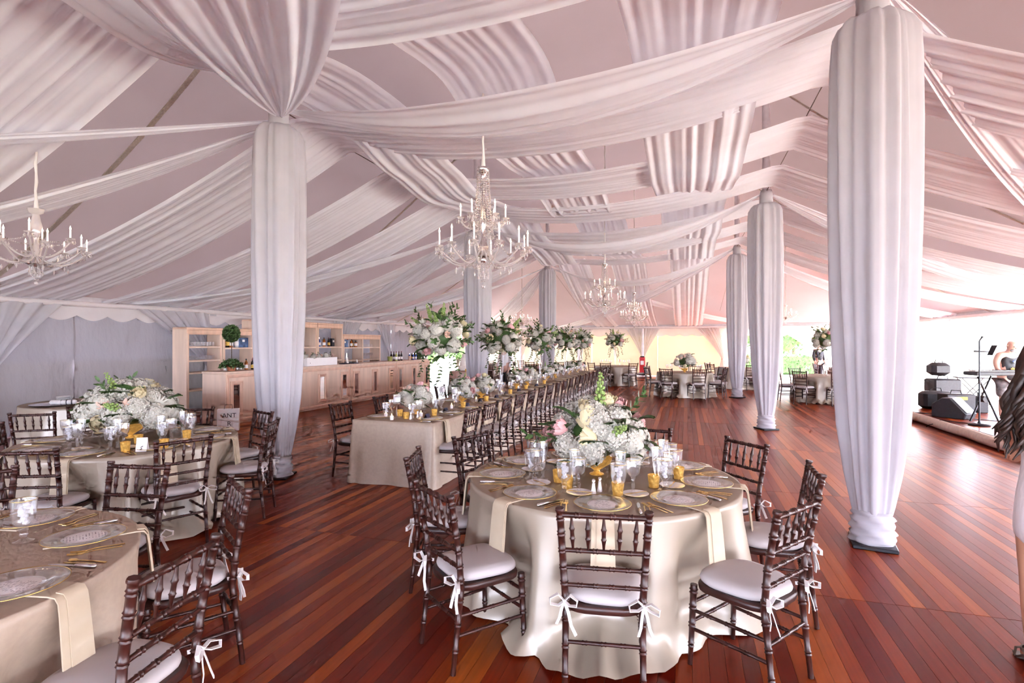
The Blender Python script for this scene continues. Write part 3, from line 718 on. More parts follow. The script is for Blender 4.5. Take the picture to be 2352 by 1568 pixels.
# ------------------------------------------------------------------ tables
def round_cloth(rad, h, seed, m, puddles=(), amp=.05, nf=11, seg=180, dents=()):
    r = random.Random(seed); ph = [r.uniform(0, 6.28) for _ in range(6)]; mul = [r.uniform(.6, 1.3) for _ in range(6)]
    fr = [nf - 3, nf, nf + 5, 2 * nf + 1]; am = [.55, .75, .4, .22]
    rows = []
    for q in (.0, .35, .7, .95, .99): rows.append([(rad * q * math.cos(2 * PI * k / seg), rad * q * math.sin(2 * PI * k / seg), h) for k in range(seg)])
    n = 22
    for i in range(n + 1):
        t = i / n; row = []
        for k in range(seg):
            a = 2 * PI * k / seg
            f = sum(am[j] * mul[j] * math.sin(fr[j] * a + ph[j] + .5 * t * math.sin(2 * a + ph[j])) for j in range(4))
            loc = .55 + .45 * math.sin(3 * a + ph[4])
            z = h * (1 - t); A = amp * (t ** 1.1) * (.5 + .7 * loc)
            rr = rad + .006 + .05 * t + A * f + .035 * t * mnoise.noise(Vector((math.cos(a) * 5 + z * 2.0, math.sin(a) * 5 + seed, z * 2.5)))
            for (pa, pw, pr) in puddles:
                d = abs((a - math.radians(pa) + PI) % (2 * PI) - PI) / math.radians(pw)
                if d < 1 and t > .8: rr += pr * (1 - d * d) * ((t - .8) / .2) ** 2.2; z += .03 * (1 - d * d) * (1 + math.sin(34 * a)) * ((t - .8) / .2) ** .7; rr += .03 * math.sin(34 * a) * (1 - d * d) * ((t - .8) / .2)
            for da in dents:
                d = abs((a - math.radians(da) + PI) % (2 * PI) - PI) / math.radians(17)
                if d < 1: rr = lerp(rr, min(rr, rad - .125), sm(1.6 * (1 - d)) * sm(t / .42) * (1 - .8 * sm((t - .78) / .2)))
            row.append((rr * math.cos(a), rr * math.sin(a), max(z, .004) + (.012 * abs(math.sin(9 * a + ph[5])) if i == n else 0)))
        rows.append(row)
    mb = MB(); mb.grid(rows, close_v=True); return mb.mesh('tablecloth', m, 180)
def table_core(rad, h):
    mb = MB(); mb.lathe([(0.001, h - .03), (rad - .01, h - .03), (rad, h - .018), (rad - .01, h - .008), (.001, h - .008)], 32); return mb.mesh('table_top', M['bark'], 40)
def fold_leg(h):
    mb = MB(); mb.tube([(0, -.35, h - .03), (0, -.38, 0)], .014, 8); mb.tube([(0, .35, h - .03), (0, .38, 0)], .014, 8); mb.tube([(0, -.36, .2), (0, .36, .2)], .01, 6); return mb.mesh('folding_leg', M['blackmetal'], 60)
leg_me = fold_leg(.75)
TH = .76
def round_table(label, x, y, rad, seed, m='satin', puddles=(), amp=.05, nf=11, rz=0, dents=()):
    t = thing('round_table', label, 'table', (x, y, 0), rz)
    put('tablecloth', round_cloth(rad, TH, seed, M[m], puddles, amp, nf, dents=dents), t)
    put('table_top', table_core(rad, TH), t)
    for s in (-.4, .4): put('folding_leg', leg_me, t, (s, 0, 0))
    return t
def rect_cloth(hx, hy, h, seed, m, c=.05, amp=.02, endfold=.05):
    r = random.Random(seed); per = []
    nx, ny, nc = 46, 26, 6
    for cx, cy, a0, (ex, ey), n in ((hx - c, hy - c, 0, (-1, 0), ny), (-hx + c, hy - c, PI / 2, (0, -1), nx), (-hx + c, -hy + c, PI, (1, 0), ny), (hx - c, -hy + c, 3 * PI / 2, (0, 1), nx)):
        for k in range(nc): a = a0 + PI / 2 * k / nc; per.append((cx + c * math.cos(a), cy + c * math.sin(a), math.cos(a), math.sin(a)))
        L = 2 * (hx - c) if ex else 2 * (hy - c); a = a0 + PI / 2
        for k in range(n): per.append((cx + c * math.cos(a) + ex * L * k / n, cy + c * math.sin(a) + ey * L * k / n, math.cos(a), math.sin(a)))
    rows = [[(x * q, y * q, h) for x, y, a, b in per] for q in (0, .6, .97)]
    ph = [r.uniform(0, 6) for _ in range(6)]; n = 16
    for i in range(n + 1):
        t = i / n; row = []
        for x, y, a, b in per:
            s = x * 1.0 + y * 1.0
            f = math.sin(9 * s + ph[0]) + .6 * math.sin(17 * s + ph[1]) + .4 * math.sin(4.2 * s + ph[2])
            corner = max(0, 1 - (abs(abs(x) - hx) + abs(abs(y) - hy)) / .28)
            d = .004 + t * (.025 + amp * f * (.4 + .6 * t)) + corner * endfold * t * (1 + .5 * math.sin(30 * s))
            row.append((x + a * d, y + b * d, h * (1 - t) + (.004 if i == n else 0)))
        rows.append(row)
    mb = MB(); mb.grid(rows, close_v=True); return mb.mesh('tablecloth', m, 180)
round_table('near round table in champagne satin pooling on the floor', -.57, 3.82, .915, 11, 'satin', ((-84, 17, .30), (-112, 9, .14), (-62, 8, .10), (180, 14, .05)), .075, 8, dents=(-81, -41, -1, 40, 80, 119, 158, 196, 240))
round_table('round table in champagne cloth between bar and columns', -5.12, 3.85, .915, 12, 'satin', ((-45, 18, .12), (-5, 12, .1)), .10, 7, dents=(69, 26, -21, -66, -156, 159, 114))
round_table('corner round table cut off by the frame edge', -3.13, 1.25, .915, 13, 'linen', (), .06, 8, dents=(11, 57, 101, 140))
round_table('bare serving round table against the vinyl wall', -8.95, 6.15, .92, 14, 'satin', (), .07, 12)
T4 = (-8.95, 6.15)
LT0, LT1, LTX, LTW = 5.68, 18.2, -3.34, .55
nt_ = 5; seglen = (LT1 - LT0) / nt_
long_me = [rect_cloth(LTW, seglen / 2 - .002, TH, 30 + k, M['linen'], .03, .012, .03) for k in range(2)]
for k in range(nt_):
    t = thing('banquet_table', 'long banquet table section under beige cloth, %s from the near end' % ORD[k + 1], 'table', (LTX, LT0 + seglen * (k + .5), 0), 0, 'long table sections')
    put('tablecloth', long_me[k % 2] if k else rect_cloth(LTW, seglen / 2 - .002, TH, 29, M['linen'], .03, .016, .05), t)
    mb = MB(); mb.bbox(-LTW + .01, LTW - .01, -seglen / 2 + .02, seglen / 2 - .02, TH - .03, TH - .008); put('table_top', mb.mesh('table_top', M['bark'], 40), t)
    for s in (-.8, .8): put('folding_leg', leg_me, t, (0, s, 0), (0, 0, PI / 2), (1, 1, .99))
FAR = [('far table beside the last dance-floor column', -.05, 18.15, [-115, -70, -20, 25, 75, 205, 160]), ('farther table behind the last dance-floor column', 1.9, 22.0, [-75, -25, 40, 150, 215]), ('far table before the fire extinguisher', -2.75, 22.2, [-100, -50, 0, 180, 230]),
       ('far table by the garden opening', 3.85, 17.6, [-133, -88, -43, 2, 60, 120, 182]), ('far table in the bright corner', 5.9, 23.2, [-140, 190, 90, -60]), ('far table behind the long table', -5.9, 22.6, [-150, -100, -40, 155, 20]), ('far table near the exit corner', -8.9, 23.4, [-110, -60, 180])]
for k, (lb, x, y, angs) in enumerate(FAR): round_table(lb.replace('table', 'round table') + ' in champagne cloth', x, y, .85, 60 + k, 'satin', ((250, 20, .1),) if k in (0, 3) else (), .06, 9, dents=angs)
# chairs of the near tables
A1 = [(-81, 'at the front of the near round table'), (-41, 'at the front stage-side of the near round table'), (-1, 'at the stage side of the near round table'), (40, 'at the back stage-side of the near round table'),
      (80, 'at the back of the near round table'), (119, 'hidden behind the near pink bouquet'), (158, 'at the back bar-side of the near round table'), (196, 'at the bar side of the near round table'), (240, 'at the front bar-side of the near round table')]
for a, d in A1:
    rr = {-81: 1.06, -41: 1.16, 240: 1.14, 158: 1.02}.get(a, 1.08)
    jit = {-41: .10, 240: -.12}.get(a, 0)
    (x, y, fc), = seat_pts(-.57, 3.82, rr, [a]); chair(d, x, y, fc + jit, 'chairs at the near round table')
A2 = [(69, 'at the far column side of the bar-side round table'), (26, 'at the column side of the bar-side round table'), (-21, 'at the front column side of the bar-side round table'), (-66, 'at the front of the bar-side round table'),
      (-156, 'at the wall side of the bar-side round table'), (159, 'at the back wall side of the bar-side round table'), (114, 'at the back of the bar-side round table by the gift bag')]
for a, d in A2:
    (x, y, fc), = seat_pts(-5.12, 3.85, 1.04, [a]); chair(d, x, y, fc, 'chairs at the bar-side round table')
A3 = [(11, 'at the aisle side of the corner round table'), (57, 'at the back aisle side of the corner round table'), (101, 'at the back of the corner round table'), (140, 'at the far wall side of the corner round table')]
for a, d in A3:
    (x, y, fc), = seat_pts(-3.13, 1.25, 1.12, [a]); chair(d, x, y, fc, 'chairs at the corner round table')
chair('edge-on at the frame edge before the plate table', -7.35, 4.95, 2.6, 'chairs by the plate table')
chair('turned sideways before the bare plate table', -7.1, 4.3, 2.2, 'chairs by the plate table')
NCH = 19
for k in range(NCH):
    u = 5.98 + k * .645
    chair('on the dance-floor side of long table, %s from near end' % ORD[k + 1], LTX + LTW + .12, u, PI + R.uniform(-.06, .06), 'dance-floor side chairs of the long table', k < 7)
for k in range(12):
    u = 6.0 + k * .645 * 1.55
    chair('on the bar side of long table, %s from near end' % ORD[k + 1], LTX - LTW - .14, u, R.uniform(-.06, .06), 'bar side chairs of the long table', k < 2)
for (lb, x, y, angs) in FAR:
    for i, a in enumerate(angs):
        (cx, cy, fc), = seat_pts(x, y, 1.02, [a])
        chair('%s round the %s' % (ORD[i + 1], lb), cx, cy, fc, 'chairs at the far tables', False)
# ------------------------------------------------------------------ tableware
def lmesh(name, prof, m, seg=20, sm_=60): mb = MB(); mb.lathe(prof, seg); return mb.mesh(name, m, sm_)
def ring(name, r, z, t, m, seg=24):
    mb = MB(); mb.lathe([(r - t, z), (r, z + t), (r + t, z), (r, z - t), (r - t, z)], seg); return mb.mesh(name, m, 180)
def icemesh(r, z0, z1, seed):
    rr = random.Random(seed); mb = MB()
    for k in range(13):
        z = lerp(z0, z1, k / 12); q = r * (.45 + .5 * sm((z - z0) / (z1 - z0) * 1.6)); a = rr.uniform(0, 6.28); d = q * rr.uniform(0, .55)
        s = r * rr.uniform(.36, .5); mb.ico(s, (d * math.cos(a), d * math.sin(a), z), 1, (rr.uniform(.7, 1), rr.uniform(.7, 1), rr.uniform(.5, .9)))
    return mb.mesh('ice', M['ice'], 0)
def foot(r): return [(r, 0), (r, .004), (r * .55, .010), (.010, .017)]
GOB = foot(.034) + [(.012, .026), (.015, .034), (.011, .042), (.016, .050), (.012, .058), (.020, .066), (.034, .084), (.039, .115), (.0415, .15), (.043, .178), (.0415, .178), (.038, .13), (.033, .09), (.018, .07)]
WIN = foot(.032) + [(.007, .03), (.010, .05), (.007, .075), (.010, .095), (.016, .104), (.031, .125), (.036, .155), (.037, .20), (.0358, .20), (.034, .15), (.028, .122), (.012, .107)]
FLU = foot(.030) + [(.009, .03), (.013, .045), (.009, .06), (.012, .072), (.020, .10), (.026, .15), (.031, .225), (.0298, .225), (.024, .15), (.012, .082)]
GOB = [(a * 1.2, b * 1.12) for a, b in GOB]; WIN = [(a * 1.22, b * 1.12) for a, b in WIN]; FLU = [(a * 1.15, b * 1.15) for a, b in FLU]
goblet = [('bowl', lmesh('bowl', GOB, M['glass'])), ('gold_rim', ring('gold_rim', .0509, .1994, .0016, M['gold'])), ('ice', icemesh(.043, .092, .178, 1))]
wine = [('bowl', lmesh('bowl', WIN, M['glass'])), ('gold_rim', ring('gold_rim', .0444, .224, .0015, M['gold']))]
flute = [('bowl', lmesh('bowl', FLU, M['glass'], 14)), ('gold_rim', ring('gold_rim', .035, .259, .0014, M['gold'], 18))]
charger = [('plate', lmesh('plate', [(.001, .004), (.095, .004), (.102, .007), (.112, .013), (.162, .017), (.165, .0195), (.162, .0205), (.112, .017), (.10, .011), (.001, .0085)], M['platglass'], 40)),
           ('gold_rim', ring('gold_rim', .1645, .0188, .0022, M['gold'], 44))]
bread = [('plate', lmesh('plate', [(.001, .004), (.045, .004), (.055, .009), (.080, .014), (.081, .016), (.054, .012), (.001, .008)], M['china'], 28)), ('gold_rim', ring('gold_rim', .0805, .015, .0011, M['gold'], 28))]
menu_me = lmesh('menu', [(.001, .0), (.089, .0), (.090, .0008), (.089, .0014), (.001, .0014)], M['menu'], 32)
def fork_m():
    mb = MB(); S = [(0, -.10, .002), (0, -.05, .004), (0, 0, .006), (0, .035, .003)]
    mb.ribbon(S, [.012, .008, .007, .010], (1, 0, 0), .0012)
    mb.ribbon([(0, .035, .003), (0, .048, .001), (0, .06, .002)], [.010, .022, .022], (1, 0, 0), .0011)
    for k in range(4): x = -.009 + .006 * k; mb.ribbon([(x, .058, .002), (x, .078, .004), (x, .098, .008)], [.0033, .003, .0024], (1, 0, 0), .0010)
    return mb.mesh('fork', M['gold'], 40)
def knife_handle():
    mb = MB(); mb.tube([(0, -.115, .008), (0, -.11, .008), (0, -.07, .008), (0, -.02, .007), (0, -.015, .006)], [.004, .0085, .0088, .0072, .005], 10); return mb.mesh('handle', M['silver'], 60)
def knife_blade(m):
    mb = MB(); mb.ribbon([(0, -.016, .006), (.001, .03, .005), (.002, .08, .004), (.004, .112, .003)], [.013, .018, .018, .003], (1, 0, 0), .0008); return mb.mesh('blade', m, 40)
def butter():
    mb = MB(); mb.ribbon([(0, -.08, .003), (0, -.03, .004), (0, 0, .003), (.001, .03, .003), (.003, .07, .002)], [.009, .007, .006, .013, .004], (1, 0, 0), .0012); return mb.mesh('butter_knife', M['gold'], 40)
def spoon_m():
    mb = MB(); mb.ribbon([(0, -.10, .003), (0, -.04, .005), (0, .02, .004), (0, .04, .003)], [.012, .007, .006, .006], (1, 0, 0), .0012); mb.ico(.02, (0, .062, .003), 1, (.8, 1.3, .16)); return mb.mesh('spoon', M['gold'], 60)
fork_me = fork_m(); knife = [('handle', knife_handle()), ('blade', knife_blade(M['silver']))]; butter_me = butter(); spoon_me = spoon_m()
def napkin_me(rad_in, edge, drop, w=.115, seed=0):
    """strip from rad_in to the edge (along +x), then hanging down"""
    r = random.Random(seed); p = [(rad_in, 0, .0035), ((rad_in + edge) / 2, 0, .004), (edge - .02, 0, .005), (edge + .012, 0, .001), (edge + .026, 0, -.02)]
    for k in range(1, 7): t = k / 6; p.append((edge + .028 + .03 * t, 0, -.02 - drop * t))
    ws = [w] * 4 + [w * (1 + .12 * k / 6) for k in range(7)]
    mb = MB(); mb.ribbon(p, ws, (0, 1, 0), .003); mb.ribbon([(x + .006, .012, z + .004) for x, y, z in p[2:-1]], [q * .72 for q in ws[2:-1]], (0, 1, 0), .002)
    return mb.mesh('napkin', M['napkin'], 50)
nap_me = [napkin_me(.55, .92, .30, .12, k) for k in range(2)]
def place(cx, cy, a, seat, table, parts, rt=.915):
    """one place setting: a = angle of the seat from the table centre"""
    ca, sa = math.cos(a), math.sin(a); rz = a + PI / 2
    def W(rad, side): return (cx + ca * rad - sa * side, cy + sa * rad + ca * side, TH)   # side>0: the diner's right
    at = ' at the %s of the %s' % (seat, table)
    def T(o, l, c, g): tag(o, l + at, c, g)
    q = lambda: R.uniform(-.06, .06)
    if 'c' in parts:
        build('charger_plate', 'gold-rimmed glass charger' + at, 'plate', charger, W(rt - .215, 0), rz, 'glass chargers')
        p = W(rt - .215, 0); T(put('menu_card', menu_me, None, (p[0], p[1], TH + .009), (0, 0, rz)), 'round white menu card', 'card', 'menu cards')
    if 'n' in parts: T(put('napkin', nap_me[0], None, (cx + .0, cy, TH), (0, 0, a)), 'champagne napkin hanging', 'napkin', 'napkins')
    if 'f' in parts:
        for k, (nm, sd) in enumerate((('inner', -.205), ('outer', -.235))):
            p = W(rt - .17 - .012 * k, sd); T(put('fork', fork_me, None, (p[0], p[1], TH + .001), (0, 0, rz + q())), nm + ' gold fork', 'fork', 'gold forks')
        p = W(rt - .19, .205); build('dinner_knife', 'silver-handled knife' + at, 'knife', knife, (p[0], p[1], TH), rz + q(), 'dinner knives')
        p = W(rt - .19, .235); T(put('butter_knife', butter_me, None, (p[0], p[1], TH), (0, 0, rz + q())), 'small gold knife', 'knife', 'gold knives')
    if 's' in parts:
        p = W(rt - .18, .262); T(put('spoon', spoon_me, None, (p[0], p[1], TH), (0, 0, rz + q())), 'gold spoon', 'spoon', 'gold spoons')
    if 'b' in parts:
        p = W(rt - .43, -.14); build('bread_plate', 'white bread plate' + at, 'plate', bread, (p[0], p[1], TH), 0, 'bread plates')
        T(put('butter_knife', butter_me, None, (p[0], p[1], TH + .015), (0, 0, rz + 1.4)), 'butter spreader on bread plate', 'knife', 'gold butter spreaders')
    if 'g' in parts:
        p = W(rt - .42, .10); build('water_goblet', 'gold-rimmed goblet of crushed ice' + at, 'glass', goblet, p, R.uniform(0, 6), 'water goblets')
        p = W(rt - .455, .19); build('wine_glass', 'empty gold-rimmed wine glass' + at, 'glass', wine, p, 0, 'wine glasses')
        p = W(rt - .50, .115); build('champagne_flute', 'tall gold-rimmed flute' + at, 'glass', flute, p, 0, 'champagne flutes')
SEAT = {-81: 'front seat', -41: 'front stage-side seat', -1: 'stage-side seat', 40: 'back stage-side seat', 80: 'back seat', 119: 'seat behind the flowers', 158: 'back bar-side seat', 196: 'bar-side seat', 240: 'front bar-side seat'}
for a, s_ in SEAT.items(): place(-.57, 3.82, math.radians(a), s_, 'near table', 'cnfsbg')
SEAT2 = {69: 'far column seat', 26: 'column-side seat', -21: 'front column seat', -66: 'front seat', -111: 'cut-off front seat', -156: 'wall-side seat', 159: 'back wall seat', 114: 'back seat'}
for a, s_ in SEAT2.items(): place(-5.12, 3.85, math.radians(a), s_, 'bar-side table', 'cnfg' + ('b' if a in (-66, -21, 26) else ''))
SEAT3 = {11: 'aisle seat', 57: 'back aisle seat', 101: 'back seat', -34: 'nearest seat'}
for a, s_ in SEAT3.items(): place(-3.13, 1.25, math.radians(a), s_, 'corner table', 'cnfs' + ('g' if a == 101 else ''))
# extra goblet seen at the frame edge
build('water_goblet', 'gold-rimmed goblet of ice cut by the frame at the corner table', 'glass', goblet, (-2.98, 1.72, TH), 0, 'water goblets')
# long table settings (reduced)
nap_l = MB(); nap_l = napkin_me(.28, .555, .30, .12, 4)
for side, sx in (('dance-floor', 1), ('bar', -1)):
    for k in range(NCH if sx > 0 else 10):
        u = 5.98 + k * (.645 if sx > 0 else .645 * 1.55); at = ' on the long table, %s setting of the %s side' % (ORD[k + 1], side)
        bx = LTX + sx * (LTW - .20)
        build('charger_plate', 'glass charger' + at, 'plate', charger, (bx, u, TH), 0, 'long table chargers')
        tag(put('menu_card', menu_me, None, (bx, u, TH + .009), (0, 0, PI / 2 * sx)), 'round menu' + at, 'card', 'long table menus')
        build('water_goblet', 'goblet of ice' + at, 'glass', goblet, (LTX + sx * (LTW - .37), u - .12, TH), 0, 'long table goblets')
        build('wine_glass', 'wine glass' + at, 'glass', wine, (LTX + sx * (LTW - .36), u + .04, TH), 0, 'long table wine glasses')
        if sx > 0:
            tag(put('napkin', nap_l, None, (LTX, u, TH), (0, 0, 0)), 'beige napkin draped' + at, 'napkin', 'long table napkins')
            tag(put('fork', fork_me, None, (bx, u + .20, TH + .001), (0, 0, PI / 2)), 'gold fork' + at, 'fork', 'long table forks')
            if k < 8: build('dinner_knife', 'silver knife' + at, 'knife', knife, (bx, u - .20, TH), PI / 2, 'long table knives')
# votives, candles, cards, shakers
def votive_spec(flut):
    seg = 32; rows = []
    for i in range(9):
        t = i / 8; z = .004 + .08 * t; r0 = .030 + .008 * t
        rows.append([((r0 + .0016 * math.cos((8 * (2 * PI * k / seg) + (z * 90 if flut else 0)) * (1 if flut else 2))) * math.cos(2 * PI * k / seg), (r0 + .0016 * math.cos((8 * (2 * PI * k / seg) + (z * 90 if flut else 0)) * (1 if flut else 2))) * math.sin(2 * PI * k / seg), z) for k in range(seg)])
    mb = MB(); b = mb.grid(rows, close_v=True); mb.f.append(tuple(b + k for k in range(seg)))
    mb.lathe([(.0375, .084), (.034, .082), (.030, .03), (.001, .03)], seg)
    mb2 = MB(); mb2.lathe([(.001, .03), (.019, .03), (.019, .048), (.001, .048)], 14)
    mb3 = MB(); mb3.lathe([(.001, .05), (.0045, .058), (.003, .068), (.0004, .078)], 8)
    return [('cup', mb.mesh('cup', M['mercury'], 60)), ('wax', mb2.mesh('wax', M['candle'], 40)), ('flame', mb3.mesh('flame', M['flame'], 180))]
vot = votive_spec(True); vot2 = votive_spec(False)
mb = MB(); mb.lathe([(.001, 0), (.017, 0), (.0165, .01), (.011, .04), (.009, .06), (.0105, .065)], 16); shk_b = mb.mesh('body', M['china'], 50)
mb = MB(); mb.lathe([(.0105, .065), (.011, .08), (.008, .09), (.001, .092)], 16); shk_c = mb.mesh('cap', M['silver'], 60)
shaker = [('body', shk_b), ('cap', shk_c)]
for k, (x, y, d) in enumerate([(-.73, 3.42, 'beside the front goblet'), (-.82, 3.56, 'behind the fluted glass'), (-.40, 3.36, 'in front of the bouquet'), (-.20, 3.62, 'at the stage side of the bouquet'), (-.05, 3.9, 'behind the stage-side glasses')]):
    build('votive_holder', 'fluted gold votive on the near table ' + d, 'candle holder', vot if k != 2 else vot, (x, y, TH), 0, 'near table votives')
build('salt_shaker', 'white and silver shaker standing before the near bouquet', 'shaker', shaker, (-.55, 3.36, TH)); build('pepper_shaker', 'silver-topped shaker leaning by the near bouquet bowl', 'shaker', shaker, (-.52, 3.42, TH))
for k, (x, y, d) in enumerate([(-4.62, 3.42, 'nearest the front seat'), (-4.42, 3.62, 'next to the front column seat'), (-4.86, 3.72, 'under the blush roses'), (-4.65, 4.05, 'behind the column-side goblet')]):
    build('votive_holder', 'gold hobnail votive on the bar-side table ' + d, 'candle holder', vot2, (x, y, TH), 0, 'bar-side table votives')
def tent(w, h, d):
    mb = MB(); mb.ribbon([(0, -d, 0), (0, 0, h), (0, d, 0)], w, (1, 0, 0), .0012); return mb.mesh('tent_card', M['card'], 10)
o = tag(put('table_number_card', tent(.085, .115, .028), None, (-4.50, 3.48, TH), (0, 0, .55)), 'white table number card in front of the bar-side bouquet', 'card')
mb = MB(); mb.tube([(.012, -.021, .045), (-.006, -.019, .035), (.006, -.024, .026), (-.010, -.026, .018), (.012, -.0275, .014)], .0025, 6); put('printed_number', mb.mesh('printed_number', M['ink'], 60), o)
mb = MB(); mb.ribbon([(0, -.03, 0), (0, 0, .055), (0, .03, 0)], .075, (1, 0, 0), .0012); navy_me = mb.mesh('place_card', M['navy'], 10)
for k in range(9): tag(put('place_card', navy_me, None, (LTX + (.22 if k % 2 else .27), 5.98 + .645 * k + .1, TH), (0, 0, 1.4 + .3 * math.sin(k * 3))), 'navy tent place card on the long table, %s from the near end' % ORD[k + 1], 'card', 'navy place cards')
mb = MB(); mb.lathe([(.001, 0), (.02, 0), (.022, .03), (.021, .05), (.001, .05)], 14); wv = [('cup', mb.mesh('cup', M['candle'], 60)), ('flame', vot[2][1], (0, 0, .0))]
for k, (dx, u) in enumerate([(-.02, 5.82), (.18, 6.2), (-.22, 6.02), (.20, 7.1), (.22, 8.0), (.2, 9.3), (.18, 10.4), (.2, 11.8)]):
    build('votive_holder', 'amber votive on the long table, %s from the near end' % ORD[k + 1], 'candle holder', vot, (LTX + dx + .07, u + .12, TH), 0, 'long table amber votives')
    build('tea_light', 'small white lit candle on the long table, %s from near end' % ORD[k + 1], 'candle', wv, (LTX + dx - .06, u, TH), 0, 'long table tea lights')
build('salt_shaker', 'white shaker at the near end of the long table', 'shaker', shaker, (LTX + .12, 5.93, TH)); build('pepper_shaker', 'dark-topped shaker at the near end of the long table', 'shaker', shaker, (LTX + .15, 6.05, TH))
# floating candle stands
FL = [(.038, 0), (.038, .004), (.012, .012), (.006, .03), (.006, .15), (.012, .165), (.045, .18), (.047, .29), (.0455, .29), (.043, .185), (.012, .172)]
fl_glass = lmesh('stem_glass', FL, M['glass'], 18); mb = MB(); mb.lathe([(.001, .205), (.042, .205), (.043, .25), (.040, .262), (.001, .262)], 18); fl_wax = mb.mesh('floating_candle', M['candle'], 60)
for k, (dx, u) in enumerate([(-.1, 5.98), (-.02, 6.55), (.12, 7.25), (-.15, 7.4), (-.1, 8.4), (.15, 9.1), (-.12, 9.3), (.15, 10.3), (.1, 11.7), (-.1, 13.2)]):
    build('candle_stand', 'stemmed glass with white floating candle on long table, %s from near end' % ORD[k + 1], 'candle', [('stem_glass', fl_glass), ('floating_candle', fl_wax)], (LTX + dx, u, TH), 0, 'floating candle stands')
# a few glasses on the far tables
for (lb, x, y, angs) in FAR[:5]:
    for i in range(6):
        a = i * 1.05 + .3; build('wine_glass', 'clear stemmed glass on the %s, %s around' % (lb, ORD[i + 1]), 'glass', wine, (x + .55 * math.cos(a), y + .55 * math.sin(a), TH), 0, 'glasses on far tables', 1.1)
# ------------------------------------------------------------------ flowers
def petal(mb, base, dirv, up, L, W, cup, n=3):
    d = Vector(dirv).normalized(); u = Vector(up).normalized(); s = d.cross(u).normalized(); rows = []
    for i in range(n + 1):
        t = i / n; w = W * math.sin(PI * min(1, .18 + .72 * t)) ; c = Vector(base) + d * (L * t) + u * (cup * t * t)
        rows.append([tuple(c - s * w * .5 + u * (cup * .25 * t)), tuple(c), tuple(c + s * w * .5 + u * (cup * .25 * t))])
    mb.grid(rows)
def fib(n, zmin=-.5):
    out = []; ga = PI * (3 - math.sqrt(5))
    for i in range(n):
        z = 1 - (1 - zmin) * (i + .5) / n; r = math.sqrt(max(0, 1 - z * z)); out.append(Vector((r * math.cos(ga * i), r * math.sin(ga * i), z)))
    return out
def hydrangea(n, seed):
    r = random.Random(seed); mb = MB(); mb.ico(.88, sub=2, sc=(1, 1, .85), c=(0, 0, -.02))
    for d in fib(n, -.6):
        d = (d + Vector((r.gauss(0, .06), r.gauss(0, .06), r.gauss(0, .06)))).normalized(); c = d * r.uniform(.86, 1.0); c.z *= .9
        t = d.orthogonal().normalized(); t2 = d.cross(t); a0 = r.uniform(0, 6.28); s = r.uniform(.21, .27)
        for k in range(4):
            a = a0 + k * PI / 2; e = t * math.cos(a) + t2 * math.sin(a); f = t * math.cos(a + PI / 2) + t2 * math.sin(a + PI / 2)
            b = len(mb.v); mb.v += [tuple(c), tuple(c + e * s * .6 + f * s * .42 + d * .05), tuple(c + e * s + d * .02), tuple(c + e * s * .6 - f * s * .42 + d * .05)]; mb.f.append((b, b + 3, b + 2, b + 1))
    return mb.mesh('hydrangea', M['whiteflower'], 0)
def ruffled(name, mt, seed, layers=((.08, 5, .5, .5), (.24, 7, .66, .6), (.42, 9, .8, .68), (.60, 11, .9, .66), (.78, 12, .92, .55)), core=None):
    r = random.Random(seed); mb = MB(); mb.ico(.42, (0, 0, .25), 1)
    for rad, n, L, cup in layers:
        for k in range(n):
            a = 2 * PI * k / n + r.uniform(-.2, .2) + rad * 3; d = Vector((math.cos(a), math.sin(a), 0))
            el = lerp(1.25, .15, rad); dv = d * math.cos(el) + Vector((0, 0, math.sin(el)))
            up = Vector((0, 0, 1)) * math.cos(el) - d * math.sin(el)
            petal(mb, d * (.10 + rad * .22) + Vector((0, 0, .12 * (1 - rad))), dv, up, L * .8 * r.uniform(.85, 1.1), .52, cup * .75, 3)
    return mb.mesh(name, mt, 180)
HYD = [hydrangea(74, 1), hydrangea(74, 2)]; HYD_LO = hydrangea(36, 3)
PEO_C = ruffled('peony', M['cream'], 4); PEO_P = ruffled('peony', M['pink'], 5); ROSE_B = ruffled('rose', M['blush'], 6, ((.08, 4, .5, .5), (.25, 5, .62, .6), (.5, 6, .72, .6), (.8, 6, .8, .35)))
ROSE_W = ruffled('rose', M['whiteflower'], 7, ((.08, 4, .5, .5), (.25, 5, .62, .6), (.5, 6, .72, .6), (.8, 6, .8, .35)))
def daisy():
    mb = MB(); r = random.Random(3)
    for ly, (n, L) in enumerate(((14, 1.0), (12, .8), (9, .55))):
        for k in range(n):
            a = 2 * PI * k / n + ly * .2; el = .1 + .3 * ly; d = Vector((math.cos(a), math.sin(a), 0)); petal(mb, (0, 0, .1), d * math.cos(el) + Vector((0, 0, math.sin(el))), Vector((0, 0, math.cos(el))) - d * math.sin(el), L, .22, .12, 2)
    return mb.mesh('chrysanthemum', M['whiteflower'], 180)
DAISY = daisy()
def leafm(name, mt, n=1, seed=0):
    mb = MB(); r = random.Random(seed)
    for k in range(n):
        L = 1.0; a = r.uniform(-.9, .9) if n > 1 else 0; y0 = r.uniform(0, .4) if n > 1 else 0
        rows = [[(-w * math.cos(a) + y * math.sin(a), y0 + y * math.cos(a) + w * math.sin(a), z + .06), (y * math.sin(a), y0 + y * math.cos(a), z), (w * math.cos(a) + y * math.sin(a), y0 + y * math.cos(a) - w * math.sin(a), z + .06)] for y, w, z in ((0, .03, 0), (.25, .2, .05), (.5, .24, .06), (.8, .13, .0), (1, .01, -.08))]
        mb.grid(rows)
    return mb.mesh(name, mt, 180)
LEAF = leafm('leaf', M['leaf']); LEAF3 = leafm('leaf_cluster', M['leaf'], 4, 2)
